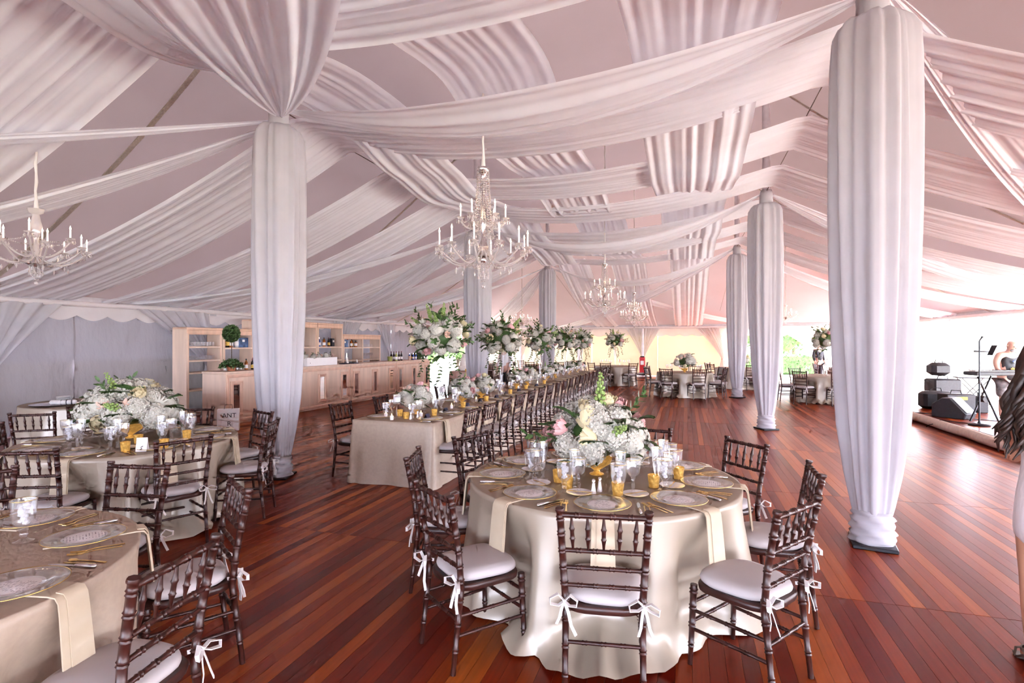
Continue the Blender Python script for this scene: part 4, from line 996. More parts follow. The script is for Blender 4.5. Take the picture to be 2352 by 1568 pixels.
def spike(seed):
    r = random.Random(seed); mb = MB(); mb.tube([(0, 0, 0), (.04, 0, .5), (.03, .03, 1.0)], [.02, .016, .006], 5)
    for k in range(26):
        t = .28 + .72 * k / 26; a = k * 2.4; q = .11 * (1.1 - t * .8); mb.ico(.055 * (1.25 - t * .85), (.04 + q * math.cos(a), q * math.sin(a), t), 1, (1, 1, 1.3)) if k % 1 == 0 else 0
    return mb.mesh('snapdragon_spike', M['sprig'], 180)
SPIKE = spike(1)
def sprig(seed):
    r = random.Random(seed); mb = MB(); mb.tube([(0, 0, 0), (.03, .05, .5), (0, .16, 1.0)], [.012, .01, .004], 5)
    for k in range(12):
        t = .2 + .8 * k / 12; c = Vector((.03 * math.sin(PI * t), .16 * t * t, t)); a = k * 2.5
        petal(mb, c, (math.cos(a), math.sin(a), .6), (-math.cos(a) * .5, -math.sin(a) * .5, 1), .22, .11, .03, 2)
    return mb.mesh('leafy_sprig', M['leaf'], 180)
SPRIG = sprig(2)
def trail(seed):
    r = random.Random(seed); mb = MB(); P = [Vector((0, 0, 0))]
    for k in range(9): P.append(P[-1] + Vector((r.gauss(0, .03) + .02, r.gauss(0, .03), -.11)))
    mb.tube(P, .006, 4)
    for k, p in enumerate(P[1:]):
        for q in range(2): a = r.uniform(0, 6.28); petal(mb, p, (math.cos(a), math.sin(a), -.4), (0, 0, 1), .12 * r.uniform(.7, 1.2), .13, -.02, 2)
    return mb.mesh('ivy_trail', M['leaf'], 180)
TRAIL = [trail(3), trail(8)]
def rot_to(d): return Vector(d).to_track_quat('Z', 'Y').to_euler()
def bouquet(t, c, rx, rz, seed, nh, no, nl, s, hyd=HYD, mixc=('c', 'p', 'b', 'w', 'd'), zmin=-.35, spikes=0, sprigs=0, core_m='leaf'):
    """blooms packed over an ellipsoid of half-size rx, rz about c, children of t"""
    r = random.Random(seed); c = Vector(c)
    mb = MB(); mb.ico(1, (0, 0, 0), 2, (rx * .66, rx * .66, rz * .66)); put('foliage_core', mb.mesh('foliage_core', M[core_m], 180), t, tuple(c))
    ds = fib(nh + no, zmin); r.shuffle(ds)
    for k, d in enumerate(ds):
        d = (d + Vector((r.gauss(0, .08), r.gauss(0, .08), r.gauss(0, .08)))).normalized(); p = c + Vector((d.x * rx, d.y * rx, d.z * rz)) * r.uniform(.80, .92)
        e = Vector((d.x / rx, d.y / rx, d.z / rz)).normalized()
        eu = rot_to(e)
        if k < nh: put('hydrangea_head', hyd[k % len(hyd)], t, p, (eu[0], eu[1], r.uniform(0, 6)), s * r.uniform(.82, 1.08))
        else:
            ch = mixc[(k - nh) % len(mixc)]; p = p + e * s * .30
            nm, me, q = {'c': ('cream_peony', PEO_C, .80), 'p': ('pink_peony', PEO_P, .74), 'b': ('blush_rose', ROSE_B, .62), 'w': ('white_rose', ROSE_W, .60), 'd': ('chrysanthemum', DAISY, .75)}[ch]
            put(nm, me, t, p, (eu[0], eu[1], r.uniform(0, 6)), s * q * r.uniform(.9, 1.1))
    for d in fib(nl, zmin - .25):
        d = (d + Vector((r.gauss(0, .25), r.gauss(0, .25), r.gauss(0, .2)))).normalized(); p = c + Vector((d.x * rx, d.y * rx, d.z * rz)) * .90
        put('leaf_cluster', LEAF3, t, p, Vector((d.x, d.y, d.z * .4 + r.uniform(-.4, .4))).to_track_quat('Y', 'Z').to_euler(), s * r.uniform(.9, 1.4))
    for k in range(spikes):
        a = r.uniform(0, 6.28); el = r.uniform(.1, 1.4); d = Vector((math.cos(a) * math.cos(el), math.sin(a) * math.cos(el), math.sin(el)))
        put('snapdragon_spike', SPIKE, t, c + Vector((d.x * rx, d.y * rx, d.z * rz)) * .75, rot_to(d), s * r.uniform(1.9, 2.7))
    for k in range(sprigs):
        a = r.uniform(0, 6.28); el = r.uniform(-.2, 1.2); d = Vector((math.cos(a) * math.cos(el), math.sin(a) * math.cos(el), math.sin(el)))
        put('leafy_sprig', SPRIG, t, c + Vector((d.x * rx, d.y * rx, d.z * rz)) * .78, rot_to(d), s * r.uniform(1.8, 2.6))
bowl_me = lmesh('bowl', [(.05, 0), (.05, .006), (.025, .015), (.02, .03), (.05, .05), (.095, .08), (.11, .12), (.105, .12), (.05, .06)], M['mercury'], 28)
t = thing('flower_centerpiece', 'large low bouquet with pink peonies on the near round table', 'flowers', (-.61, 3.87, TH))
put('bowl', bowl_me, t); bouquet(t, (0, 0, .27), .30, .22, 1, 19, 18, 24, .12, mixc=('c', 'p', 'w', 'p', 'c', 'w', 'd'), spikes=2, sprigs=2)
t = thing('flower_centerpiece', 'large low bouquet with blush roses on the bar-side round table', 'flowers', (-5.25, 3.94, TH))
put('bowl', bowl_me, t); bouquet(t, (0, 0, .28), .37, .23, 2, 21, 17, 26, .135, mixc=('w', 'b', 'c', 'w', 'd', 'b'), spikes=2, sprigs=2)
LOW = [(-.08, 6.42, .20, 'beside the first stemmed candle'), (.02, 7.75, .19, 'left of the second tall vase'.replace('left of', 'before')), (.0, 8.65, .19, 'just past the first pair'), (.02, 10.6, .2, 'midway behind the second tall vase'), (.0, 11.5, .18, 'fifth along the row'),
       (.0, 13.1, .18, 'sixth along the row'), (.0, 14.2, .18, 'seventh along the row'), (.0, 15.9, .18, 'eighth along the row'), (.0, 17.2, .18, 'last along the row')]
for k, (dx, u, q, d) in enumerate(LOW):
    t = thing('flower_centerpiece', 'low white hydrangea bowl on the long table, ' + d, 'flowers', (LTX + dx, u, TH), 0, 'low bowls on the long table')
    put('bowl', bowl_me, t, None, None, .9); n = 11 if k < 3 else 8
    bouquet(t, (0, 0, .21), q, q * .78, 20 + k, n, 8 if k < 3 else 5, 9, .088, hyd=HYD if k < 3 else [HYD_LO], spikes=1 if k in (1, 3, 5) else 0)
VASE = [(.065, 0), (.068, .006), (.02, .03), (.016, .10), (.022, .25), (.040, .5), (.062, .72), (.075, .80), (.072, .80), (.058, .72), (.036, .5), (.018, .25), (.005, .12)]
vase_me = lmesh('trumpet_vase', VASE, M['glass'], 20)
TALL = [(LTX + .0, 7.0, 'nearest on the long table by the exit view', .36, 1), (LTX, 9.72, 'second along the long table', .36, 1), (LTX, 12.6, 'third along the long table', .34, 0), (LTX, 15.4, 'fourth along the long table', .34, 0), (LTX, 17.9, 'at the far end of the long table', .33, 0),
        (-2.75, 22.2, 'on the far table before the extinguisher', .36, 0), (3.85, 17.6, 'on the far table by the garden', .38, 0)]
for k, (x, y, d, q, hi) in enumerate(TALL):
    t = thing('tall_arrangement', 'tall trumpet vase topped with white blooms ' + d, 'flowers', (x, y, TH), k * 1.3, 'tall trumpet vase arrangements')
    put('trumpet_vase', vase_me, t)
    bouquet(t, (0, 0, 1.02), q, q * .82, 40 + k, 18 if hi else 14, 14 if hi else 8, 34 if hi else 20, .115, hyd=HYD if hi else [HYD_LO], zmin=-.75, spikes=7 if hi else 5, sprigs=16 if hi else 11)
    for j in range(5):
        a = j * 1.26 + k; put('ivy_trail', TRAIL[j % 2], t, (q * .6 * math.cos(a), q * .6 * math.sin(a), .80), (0, 0, a), .32 if j % 2 else .42)
for k, (x, y, d) in enumerate([(-.05, 18.15, 'beside the last column'), (1.9, 22.0, 'behind the last column'), (5.9, 23.2, 'in the bright corner')]):
    t = thing('flower_centerpiece', 'low blush bouquet on the far table ' + d, 'flowers', (x, y, TH), 0, 'far table bouquets')
    put('bowl', bowl_me, t); bouquet(t, (0, 0, .3), .3, .25, 60 + k, 10, 7, 6, .13, hyd=[HYD_LO], mixc=('b', 'c', 'w'))
# ------------------------------------------------------------------ chandeliers
def bead_strand(P, r, step=.020):
    mb = MB(); pts = [Vector(p) for p in P]; d = 0
    for a, b in zip(pts, pts[1:]):
        L = (b - a).length; n = max(1, int(L / step))
        for k in range(n): c = a.lerp(b, k / n); mb.octa(tuple(c), r, r)
    return mb
def chandelier_spec(tiers, kind):
    S = []
    if kind == 'big':
        col = [(.001, 1.36), (.065, 1.36), (.07, 1.34), (.055, 1.31), (.03, 1.29), (.022, 1.22), (.035, 1.14), (.02, 1.05), (.03, .95), (.02, .86), (.036, .78), (.045, .74), (.03, .70), (.022, .62), (.03, .55), (.05, .50), (.065, .46), (.05, .42), (.075, .39), (.08, .37), (.03, .35), (.035, .32), (.02, .30)]
    else:
        col = [(.001, .86), (.075, .86), (.065, .82), (.03, .80), (.045, .72), (.06, .66), (.03, .56), (.02, .5), (.03, .42), (.022, .34), (.05, .30), (.085, .27), (.08, .25), (.03, .22), (.02, .2)]
    mb = MB(); mb.lathe([(r, z) for r, z in col], 14, cap1=True); S.append(('stem', mb.mesh('stem', M['chrome'] if kind == 'big' else M['crystal'], 60)))
    if kind != 'big':
        mb = MB(); mb.lathe([(.02, .34), (.09, .27), (.10, .245), (.03, .215), (.001, .2)], 14); S.append(('hub', mb.mesh('hub', M['chrome'], 60)))
    for (n, rad, zc, z0, off, ch, sag) in tiers:
        mbA = MB(); P = []
        for k in range(13):
            t = k / 12; x = lerp(.04, rad, t); z = lerp(z0, zc - .045, t) - sag * math.sin(PI * t ** .85) + (.0 if t < 1 else 0)
            P.append((x, 0, z))
        P.append((rad, 0, zc - .02)); mbA.tube(P, [.011] * 10 + [.010, .009, .008, .008], 7); arm = mbA.mesh('arm', M['crystal'], 60)
        mb = MB(); mb.lathe([(.008, zc - .03), (.02, zc - .015), (.045, zc - .005), (.047, zc), (.02, zc - .002), (.012, zc + .01)], 12, (rad, 0)); bob = mb.mesh('bobeche', M['crystal'], 60)
        mb = MB(); mb.lathe([(.0095, zc), (.0095, zc + ch), (.001, zc + ch)], 10, (rad, 0)); can = mb.mesh('candle_tube', M['candle'], 50)
        mb = MB(); mb.lathe([(.004, zc + ch), (.0085, zc + ch + .012), (.007, zc + ch + .022), (.0025, zc + ch + .036), (.0003, zc + ch + .048)], 8, (rad, 0)); bul = mb.mesh('candle_bulb', M['bulb'], 180)
        mb = MB()
        for q in range(6):
            a = q * PI / 3; x, y = rad + .042 * math.cos(a), .042 * math.sin(a); mb.octa((x, y, zc - .02), .005, .006); mb.octa((x, y, zc - .045), .011, .024)
        dro = mb.mesh('crystal_drops', M['crystal'], 0)
        a2 = 2 * PI / n; E = Vector((rad * math.cos(a2), rad * math.sin(a2), zc - .02)); B = Vector((rad, 0, zc - .02)); mb = MB()
        dip = .10 if rad > .3 else .05
        Q = [B.lerp(E, t / 10) + Vector((0, 0, -dip * 4 * (t / 10) * (1 - t / 10))) for t in range(11)]
        mb = bead_strand(Q, .0085, .021); C_ = Vector((.06, 0, zc - .16)); Q = [B.lerp(C_, t / 8) + Vector((0, 0, -.10 * 4 * (t / 8) * (1 - t / 8))) for t in range(9)]
        m2 = bead_strand(Q, .0085, .021); b0 = len(mb.v); mb.v += m2.v; mb.f += [tuple(i + b0 for i in f) for f in m2.f]
        mb.octa((rad * .62, 0, zc - .25), .012, .032)
        fes = mb.mesh('bead_festoon', M['crystal'], 0)
        for k in range(n):
            a = off + 2 * PI * k / n
            S.append(('arm', arm, None, (0, 0, a), None, [('bobeche', bob), ('candle_tube', can), ('candle_bulb', bul), ('crystal_drops', dro)]))
            S.append(('bead_festoon', fes, None, (0, 0, a)))
    if kind == 'big':
        mb0 = bead_strand([(.062, 0, 1.33), (.068, 0, 1.15), (.085, 0, .9), (.10, 0, .72), (.12, 0, .55)], .0105, .024); st = mb0.mesh('bead_strand', M['crystal'], 0)
        for k in range(16): S.append(('bead_strand', st, None, (0, 0, k * PI / 8)))
        mb0 = bead_strand([(.05, 0, .30), (.035, 0, .16), (.01, 0, .07)], .009, .022)
    else:
        mb0 = bead_strand([(.07, 0, .24), (.04, 0, .12), (.01, 0, .05)], .009, .022)
    for q in range(3): mb0.octa((.055, .01 * q, .20 - .03 * q), .010, .028)
    st = mb0.mesh('bead_strand', M['crystal'], 0)
    for k in range(8): S.append(('bead_strand', st, None, (0, 0, k * PI / 4 + .2)))
    mb = MB(); mb.ico(.022, (0, 0, .035), 1); S.append(('finial_ball', mb.mesh('finial_ball', M['crystal'], 0)))
    return S
BIG = chandelier_spec([(12, .50, .46, .45, .1, .14, .16), (6, .25, .80, .78, .3, .11, .09)], 'big')
SML = chandelier_spec([(8, .46, .44, .32, .1, .10, .10), (4, .30, .56, .34, .5, .10, .06)], 'small')
def chandelier(label, spec, x, y, zb, top, sc, zr=None):
    t = build('chandelier', label, 'chandelier', spec, (x, y, zb), R.uniform(0, 1), None, sc)
    zt = (roof_z(x, y) if zr is None else zr)
    n = 22; mb = MB(); P = [(.004 * math.sin(k * 2.3), .004 * math.cos(k * 1.9), lerp(top, (zt - zb) / sc, k / n)) for k in range(n + 1)]
    mb.tube(P, [.026 if k == 0 else .014 + .003 * math.sin(k * 2.9) for k in range(n + 1)], 8); put('fabric_cord', mb.mesh('fabric_cord', M['ribbon'], 60), t)
    return t
chandelier('large two-tier crystal chandelier hanging nearest over the dance area', BIG, -2.2, 5.75, 2.305, 1.36, 1.02)
chandelier('small crystal chandelier with tall candles at the frame edge', SML, -6.9, 4.1, 2.33, .86, 1.0)
chandelier('second two-tier chandelier down the middle of the tent', BIG, -1.8, 12.6, 2.28, 1.36, .93)
chandelier('third two-tier chandelier farthest down the middle', BIG, -1.74, 19.4, 2.22, 1.36, .93)
chandelier('small glowing chandelier before the exit corner', SML, -6.35, 21.0, 2.27, .86, .82)
chandelier('small chandelier over the bright garden-side tables', SML, 3.5, 22.1, 2.38, .86, .82)

# ------------------------------------------------------------------ bar
BX = -8.98    # counter front plane
def panel_frame(mb, y0, y1, z0, z1, x, w, t):
    """picture-frame moulding on a face x=const looking to +x"""
    def ring(i, d): return [(x + d, y0 + i, z0 + i), (x + d, y1 - i, z0 + i), (x + d, y1 - i, z1 - i), (x + d, y0 + i, z1 - i)]
    mb.grid([ring(0, 0), ring(0, t * .6), ring(w * .25, t), ring(w * .5, t * .75), ring(w * .7, t * .8), ring(w, t * .2), ring(w, 0)], close_v=True)
def counter(label, y0, y1, npan, end=False):
    t = thing('bar_counter', label, 'bar counter', (BX, (y0 + y1) / 2, 0)); w = (y1 - y0) / 2 - .004
    mb = MB(); mb.bbox(-.62, 0, -w, w, .0, 1.06, .006); put('body', mb.mesh('body', M['pickled'], 30), t)
    mb = MB(); mb.bbox(-.64, .02, -w, w, 1.06, 1.10, .008); put('worktop', mb.mesh('worktop', M['pickled'], 30), t)
    mb = MB(); panel_frame(mb, -w + .02, w - .02, .04, 1.04, 0, .07, .02); put('outer_moulding', mb.mesh('outer_moulding', M['mould'], 30), t)
    pw = .32; gap = (2 * w - .24 - npan * pw) / (npan - 1) if npan > 1 else 0
    for k in range(npan):
        yc = -w + .12 + pw / 2 + k * (pw + gap) if npan > 1 else .0
        mb = MB(); panel_frame(mb, -pw / 2, pw / 2, .17, .90, .002, .085, .028); f = put('frame_moulding', mb.mesh('frame_moulding', M['mould'], 30), t, (0, yc, 0))
        mb = MB(); mb.box(.001, .010, -pw / 2 + .08, pw / 2 - .08, .25, .82); put('mirror_panel', mb.mesh('mirror_panel', M['mirror'], 0), f)
    return t
CN = [(8.72, 10.55, 2, 'nearest end beside the gift bag'), (10.55, 13.05, 3, 'with the white flower box on top'), (13.05, 15.55, 3, 'with the propped signs on top'), (15.55, 18.0, 3, 'at the far end with the wine bottles')]
for y0, y1, n, d in CN: counter('pickled oak bar counter with mirror panels, ' + d, y0, y1, n)
SX = -10.75   # shelf front plane
def shelf(label, y0, y1, h, levels, mid=None, d=.42, low=None):
    t = thing('bar_shelf', label, 'shelf', (SX, (y0 + y1) / 2, 0)); w = (y1 - y0) / 2 - .003
    for s in (-1, 1):
        mb = MB(); mb.bbox(-d, 0, min(s * w, s * (w - .06)), max(s * w, s * (w - .06)), 0, h, .004); put('side_panel', mb.mesh('side_panel', M['pickled'], 30), t)
    if mid: mb = MB(); mb.bbox(-d, 0, -.03, .03, 1.0, h - .1, .004); put('divider', mb.mesh('divider', M['pickled'], 30), t)
    for z in levels: mb = MB(); mb.bbox(-d + .01, .004, -w + .05, w - .05, z - .04, z, .004); put('shelf_board', mb.mesh('shelf_board', M['pickled'], 30), t)
    mb = MB(); mb.bbox(-d, .02, -w, w, h - .02, h + .035, .01); mb.bbox(-.03, .012, -w + .01, w - .01, h - .11, h - .02, .006); put('cornice', mb.mesh('cornice', M['mould'], 30), t)
    mb = MB(); panel_frame(mb, -w + .04, w - .04, .02, h - .10, -.002, .03, .012); put('face_frame', mb.mesh('face_frame', M['mould'], 30), t)
    return t
shelf('tall open bar shelf holding rows of glasses, by the sheer curtain', 9.35, 10.35, 2.02, [.1, .62, 1.02, 1.30, 1.62])
shelf('tall open bar shelf with bottles behind the topiary', 10.36, 11.36, 2.02, [.1, .62, 1.16, 1.58])
shelf('taller stepped bar shelf partly behind the column', 11.37, 12.5, 2.28, [.1, .62, 1.16, 1.58])
shelf('taller open bar shelf left of the flower box'.replace('left of', 'beyond'), 12.51, 13.9, 2.28, [.1, .62, 1.16, 1.58])
shelf('taller open bar shelf with dark gift box', 13.91, 15.2, 2.28, [.1, .62, 1.16, 1.58])
shelf('short wide bar shelf divided in four, at the far end', 15.21, 17.5, 1.95, [.1, .62, 1.12, 1.55], mid=True)
# bottles
def bottle_spec(prof, m, capm, lab):
    mb = MB(); mb.lathe(prof, 14); r0 = prof[2][0]; zc = prof[-1][1]
    mb2 = MB(); mb2.lathe([(prof[-1][0] * 1.25, zc - .03), (prof[-1][0] * 1.25, zc + .012), (.001, zc + .012)], 12)
    zl0, zl1 = prof[2][1] + .03, prof[2][1] + .03 + .09
    mb3 = MB(); mb3.lathe([(r0 * 1.015, zl0), (r0 * 1.015, zl1)], 14)
    return [('glass_body', mb.mesh('glass_body', m, 50)), ('cap', mb2.mesh('cap', capm, 50)), ('paper_label', mb3.mesh('paper_label', lab, 60))]
WP = [(.001, 0), (.036, 0), (.038, .01), (.038, .18), (.030, .21), (.015, .235), (.0135, .30)]; SP = [(.001, 0), (.04, 0), (.042, .01), (.042, .17), (.036, .20), (.016, .225), (.014, .275)]; FP = [(.001, 0), (.052, 0), (.055, .01), (.055, .13), (.045, .155), (.018, .175), (.017, .21)]
BT = dict(wine=bottle_spec(WP, M['winered'], M['foil'], M['card']), white=bottle_spec(WP, M['greenb'], M['foil'], M['card']), rose=bottle_spec(WP, M['roseb'], M['foil'], M['card']), amber=bottle_spec(SP, M['amber'], M['black'], M['card']), gold=bottle_spec(SP, M['winered'], M['foil'], M['goldlabel']),
          blue=bottle_spec(SP, M['blueb'], M['silver'], M['card']), clear=bottle_spec(SP, M['clearb'], M['red'], M['card']), flat=bottle_spec(FP, M['amber'], M['black'], M['card']))
WD = dict(wine='dark wine bottle with white label', white='pale green white-wine bottle', rose='rose wine bottle', amber='amber whisky bottle', gold='dark bottle with yellow label', blue='blue gin bottle', clear='clear vodka bottle', flat='squat amber liquor bottle')
def bottles(lst, x, y0, dy, z, where, jit=.03, sc=1.0):
    cnt = {}
    for k, b in enumerate(lst):
        cnt[b] = cnt.get(b, 0) + 1
        lb = WD[b] + ' ' + where + (', %s of its kind' % ORD[cnt[b]] if lst.count(b) > 1 else '')
        build('bottle', lb, 'bottle', BT[b], (x + (jit if k % 2 else -jit), y0 + dy * k, z), 0, 'bottles ' + where, sc)
bottles(['amber', 'gold', 'flat', 'clear'], SX - .18, 10.5, .145, 1.582, 'on the shelf behind the topiary', .03, 1.15)
bottles(['clear', 'blue', 'clear', 'amber', 'amber', 'gold'], SX - .18, 14.05, .12, 1.582, 'on shelf above flower box', .04)
bottles(['clear', 'amber', 'gold', 'flat'], SX - .18, 15.75, .13, 1.552, 'on the short shelf at the far end', .03)
bottles(['wine', 'rose', 'white', 'wine', 'white'], BX - .28, 10.62, .10, 1.102, 'beside the white flower box', .05)
bottles(['amber', 'gold', 'wine'], BX - .30, 9.62, .10, 1.102, 'on the bar by the terracotta pot', .04, .85)
bottles(['wine', 'white', 'wine', 'wine', 'wine', 'wine'], BX - .28, 15.85, .085, 1.102, 'grouped on the far counter', .07)
bottles(['blue', 'blue', 'gold', 'blue', 'amber', 'amber', 'amber', 'flat'], BX - .28, 17.05, .095, 1.102, 'by the far topiary', .05, .8)
mb = MB(); mb.bbox(-.05, .05, -.06, .06, 0, .26, .004); gb1 = mb.mesh('gift_box', M['boxblack'], 20)
mb = MB(); mb.bbox(-.05, .05, -.16, .16, 0, .25, .004); gb2 = mb.mesh('gift_box', M['boxblue'], 20)
mb = MB(); mb.box(.051, .053, -.04, .04, .14, .20); lab_me = mb.mesh('box_label', M['card'], 0)
for lb, me, y, z in [('black whisky gift box on the stepped shelf', gb1, 11.55, 1.582), ('black gift box on the shelf above the flower box', gb1, 14.85, 1.582), ('blue gift box on the shelf behind the topiary', gb2, 11.12, 1.582), ('wine and blue gift box on the short shelf', gb2, 15.48, 1.552)]:
    o = tag(put('gift_box', me, None, (SX - .16, y, z)), lb, 'box'); put('box_label', lab_me, o)
# glasses on shelves
TUM = lmesh('tumbler', [(.001, .002), (.030, .002), (.034, .10), (.0325, .10), (.028, .01), (.001, .01)], M['glass'], 12)
SHW = [('wine glass', wine), ('tumbler', None)]
def rows_of(where, x, y0, n, dy, z, kind, depth=2):
    c = 0
    for j in range(depth):
        for k in range(n):
            c += 1; p = (x - j * .085, y0 + k * dy, z); lb = 'clear %s %s, %s in row %s' % ('stemmed glass' if kind else 'tumbler', where, ORD[k + 1], ORD[j + 1])
            if kind: build('wine_glass', lb, 'glass', wine[:1], p, 0, 'glasses ' + where)
            else: tag(put('tumbler', TUM, None, p), lb, 'glass', 'glasses ' + where)
rows_of('on the top row of the glass shelf', SX - .10, 9.48, 9, .086, 1.622, False)
rows_of('on the lower row of the glass shelf', SX - .10, 9.48, 9, .086, 1.302, False)
rows_of('behind the potted topiary on the bar', BX - .42, 9.2, 5, .09, 1.102, False)
rows_of('beyond the column on the upper shelf', SX - .10, 12.72, 5, .09, 1.582, False, 1)
rows_of('on the short shelf upper end', SX - .10, 16.55, 6, .10, 1.552, False, 1)
rows_of('on the short shelf lower end', SX - .10, 16.55, 6, .10, 1.122, True, 1)
rows_of('stacked on the far counter end', BX - .45, 17.2, 5, .09, 1.102, True, 1)
# topiaries
def topiary(label, x, y, z, sc):
    t = thing('topiary', label, 'potted plant', (x, y, z)); t.scale = (sc,) * 3
    mb = MB(); mb.lathe([(.001, 0), (.075, 0), (.105, .15), (.115, .15), (.118, .19), (.105, .19), (.10, .16), (.001, .16)], 22); put('terracotta_pot', mb.mesh('terracotta_pot', M['terracotta'], 40), t)
    mb = MB(); mb.tube([(0, 0, .15), (.006, 0, .4), (0, .004, .75)], .009, 6); put('stem', mb.mesh('stem', M['bark'], 60), t)
    def ball(r): d = Vector((r.gauss(0, 1), r.gauss(0, 1), r.gauss(0, 1))).normalized() * .155 * r.uniform(.75, 1.1); return (d.x, d.y, .80 + d.z * 1.1)
    put('leaf_ball', leafy(2200, .03, ball, 4, M['leaf']), t); mb = MB(); mb.ico(.125, (0, 0, .8), 2, (1, 1, 1.1)); put('leaf_core', mb.mesh('leaf_core', M['leaf'], 180), t)
    def skirt(r):
        a = r.uniform(0, 6.28); q = r.random() ** .7; return (.21 * q * math.cos(a), .21 * q * math.sin(a) * 1.25, .21 - .12 * q * q + r.gauss(0, .02))
    put('ivy_skirt', leafy(800, .036, skirt, 5, M['leaf']), t)
    return t
topiary('ivy ball topiary in terracotta pot on the near counter', BX - .28, 9.15, 1.10, 1.0)
topiary('ball topiary on the far end of the bar', BX - .30, 17.6, 1.10, .95)
# flower box
t = thing('flower_box', 'long white wooden box of pale roses on the bar', 'planter', (BX - .30, 12.05, 1.10))
mb = MB(); mb.bbox(-.14, .14, -.62, .62, 0, .21, .006); put('box', mb.mesh('box', M['card'], 30), t)
mb = MB(); mb.ico(.012, (.141, -.5, .08), 1, (.1, 1, 1)); put('stamp', mb.mesh('stamp', M['navy'], 60), t)
for k in range(15):
    put('white_rose' if k % 3 else 'blush_rose', (HYD_LO, ROSE_W, ROSE_B)[k % 3], t, (R.uniform(-.08, .10), -.58 + k * .083, .225 + R.uniform(-.01, .03)), (R.uniform(-.2, .2), R.uniform(0, .5), k), .085)
for k in range(6): put('leafy_sprig', SPRIG, t, (0, -.6 + k * .24, .2), (R.uniform(-.9, .9), .3, k), .17)
for k, (y, h) in enumerate([(13.25, .19), (13.72, .11)]):
    o = thing('bar_sign', ['tall white drink menu propped on the bar', 'small white card sign propped on the bar'][k], 'sign', (BX - .22, y, 1.10), .25)
    mb = MB(); mb.box(-.01, .002, -h * .36, h * .36, 0, h); b = put('board', mb.mesh('board', M['card'], 0), o, None, (0, -.2, 0))
    mb = MB()
    for j in range(4): mb.box(.003, .004, -h * .22, h * .22 * (1 - .2 * (j % 2)), h * (.75 - .15 * j), h * (.78 - .15 * j))
    put('printed_lines', mb.mesh('printed_lines', M['ink'], 0), b)
mb = MB(); mb.bbox(-.12, .12, -.2, .2, 0, .025, .006); nv = mb.mesh('folded_napkins', M['navy'], 30)
for k, (y, d) in enumerate([(9.85, 'by the dark bottles'), (13.05, 'by the flower box'), (13.5, 'between the propped signs')]): tag(put('bar_napkin_stack', nv, None, (BX - .2, y, 1.10), None, (.8, .6, 1)), 'navy napkin stack on the bar ' + d, 'napkins')
mb = MB(); mb.lathe([(.001, 0), (.07, 0), (.085, .15), (.08, .15), (.066, .01), (.001, .01)], 18); tag(put('ice_bucket', mb.mesh('ice_bucket', M['greenb'], 40), None, (BX - .3, 15.68, 1.10)), 'green glass bucket beside the grouped wine', 'bucket')
mb = MB(); mb.lathe([(.001, 0), (.04, 0), (.055, .14), (.05, .14), (.036, .01), (.001, .01)], 14); tag(put('straw_cup', mb.mesh('straw_cup', M['blush'], 40), None, (BX - .25, 16.92, 1.10)), 'peach cup on the far counter', 'cup')
# gift bag at the bar end
def text_mesh(txt, size, m):
    cu = bpy.data.curves.new('lettering', 'FONT'); cu.body = txt; cu.size = size; cu.extrude = .001; cu.align_x = 'CENTER'
    ob = bpy.data.objects.new('tmp', cu); COL.objects.link(ob); dg = bpy.context.evaluated_depsgraph_get()
    me = bpy.data.meshes.new_from_object(ob.evaluated_get(dg)); bpy.data.objects.remove(ob); me.materials.clear(); me.materials.append(m); me.name = 'lettering'; return me
t = thing('shopping_bag', 'white paper shopping bag lettered ANT beside the bar end', 'bag', (-8.45, 8.28, 0), math.radians(38))
mb = MB(); mb.bbox(-.19, .19, -.07, .07, 0, .42, .004); put('bag_body', mb.mesh('bag_body', M['card'], 30), t)
for k, (tx, z) in enumerate((('ANT', .26), ('R', .10))): put('lettering', text_mesh(tx, .12, M['ink']), t, (.02, -.072, z), (PI / 2, 0, 0))
for y in (-.05, .05): mb = MB(); mb.tube([(-.07, y, .41), (-.06, y, .50), (.06, y, .50), (.07, y, .41)], .004, 6); put('handle', mb.mesh('handle', M['ink'], 60), t)
# things on the bare round table
mb = MB(); mb.lathe([(.001, .003), (.09, .003), (.13, .016), (.131, .019), (.09, .008), (.001, .008)], 28); pl_me = mb.mesh('plate', M['china'], 50)
for s_, (px, py, d) in enumerate([(-9.0, 5.72, 'nearer'), (-8.75, 6.05, 'farther')]):
    for k in range(8): tag(put('stacked_plate', pl_me, None, (px, py, TH + .022 + .013 * k), None, .75), 'white plate in the %s stack on the serving table, %s from bottom' % (d, ORD[k + 1]), 'plate', d + ' plate stack')
mb = MB(); mb.lathe([(.001, .002), (.27, .002), (.31, .02), (.312, .024), (.27, .012), (.001, .012)], 36); tray_me = mb.mesh('serving_tray', M['silver'], 40)
for (px, py, d) in [(-9.02, 5.62, 'nearer'), (-8.72, 6.08, 'farther')]:
    tag(put('serving_tray', tray_me, None, (px, py, TH)), d + ' round silver tray on the serving table', 'tray', 'serving trays')
    for k in range(3):
        t = thing('rolled_napkin', 'rolled white napkin on the %s serving tray, %s along' % (d, ORD[k + 1]), 'napkin', (px + .13 + .05 * (k - 1), py - .02 + .03 * k, TH + .05), .3 + .25 * k, 'rolled napkins')
        mb = MB(); mb.tube([(-.12, 0, 0), (-.1, 0, 0), (.1, 0, 0), (.12, 0, 0)], [.02, .035, .035, .02], 12); put('roll', mb.mesh('roll', M['ribbon'], 60), t)
        mb = MB(); mb.lathe([(.037, -.008), (.038, 0), (.037, .008)], 14); put('band', mb.mesh('band', M['ink'], 60), t, (.06, 0, 0), (0, PI / 2, 0))
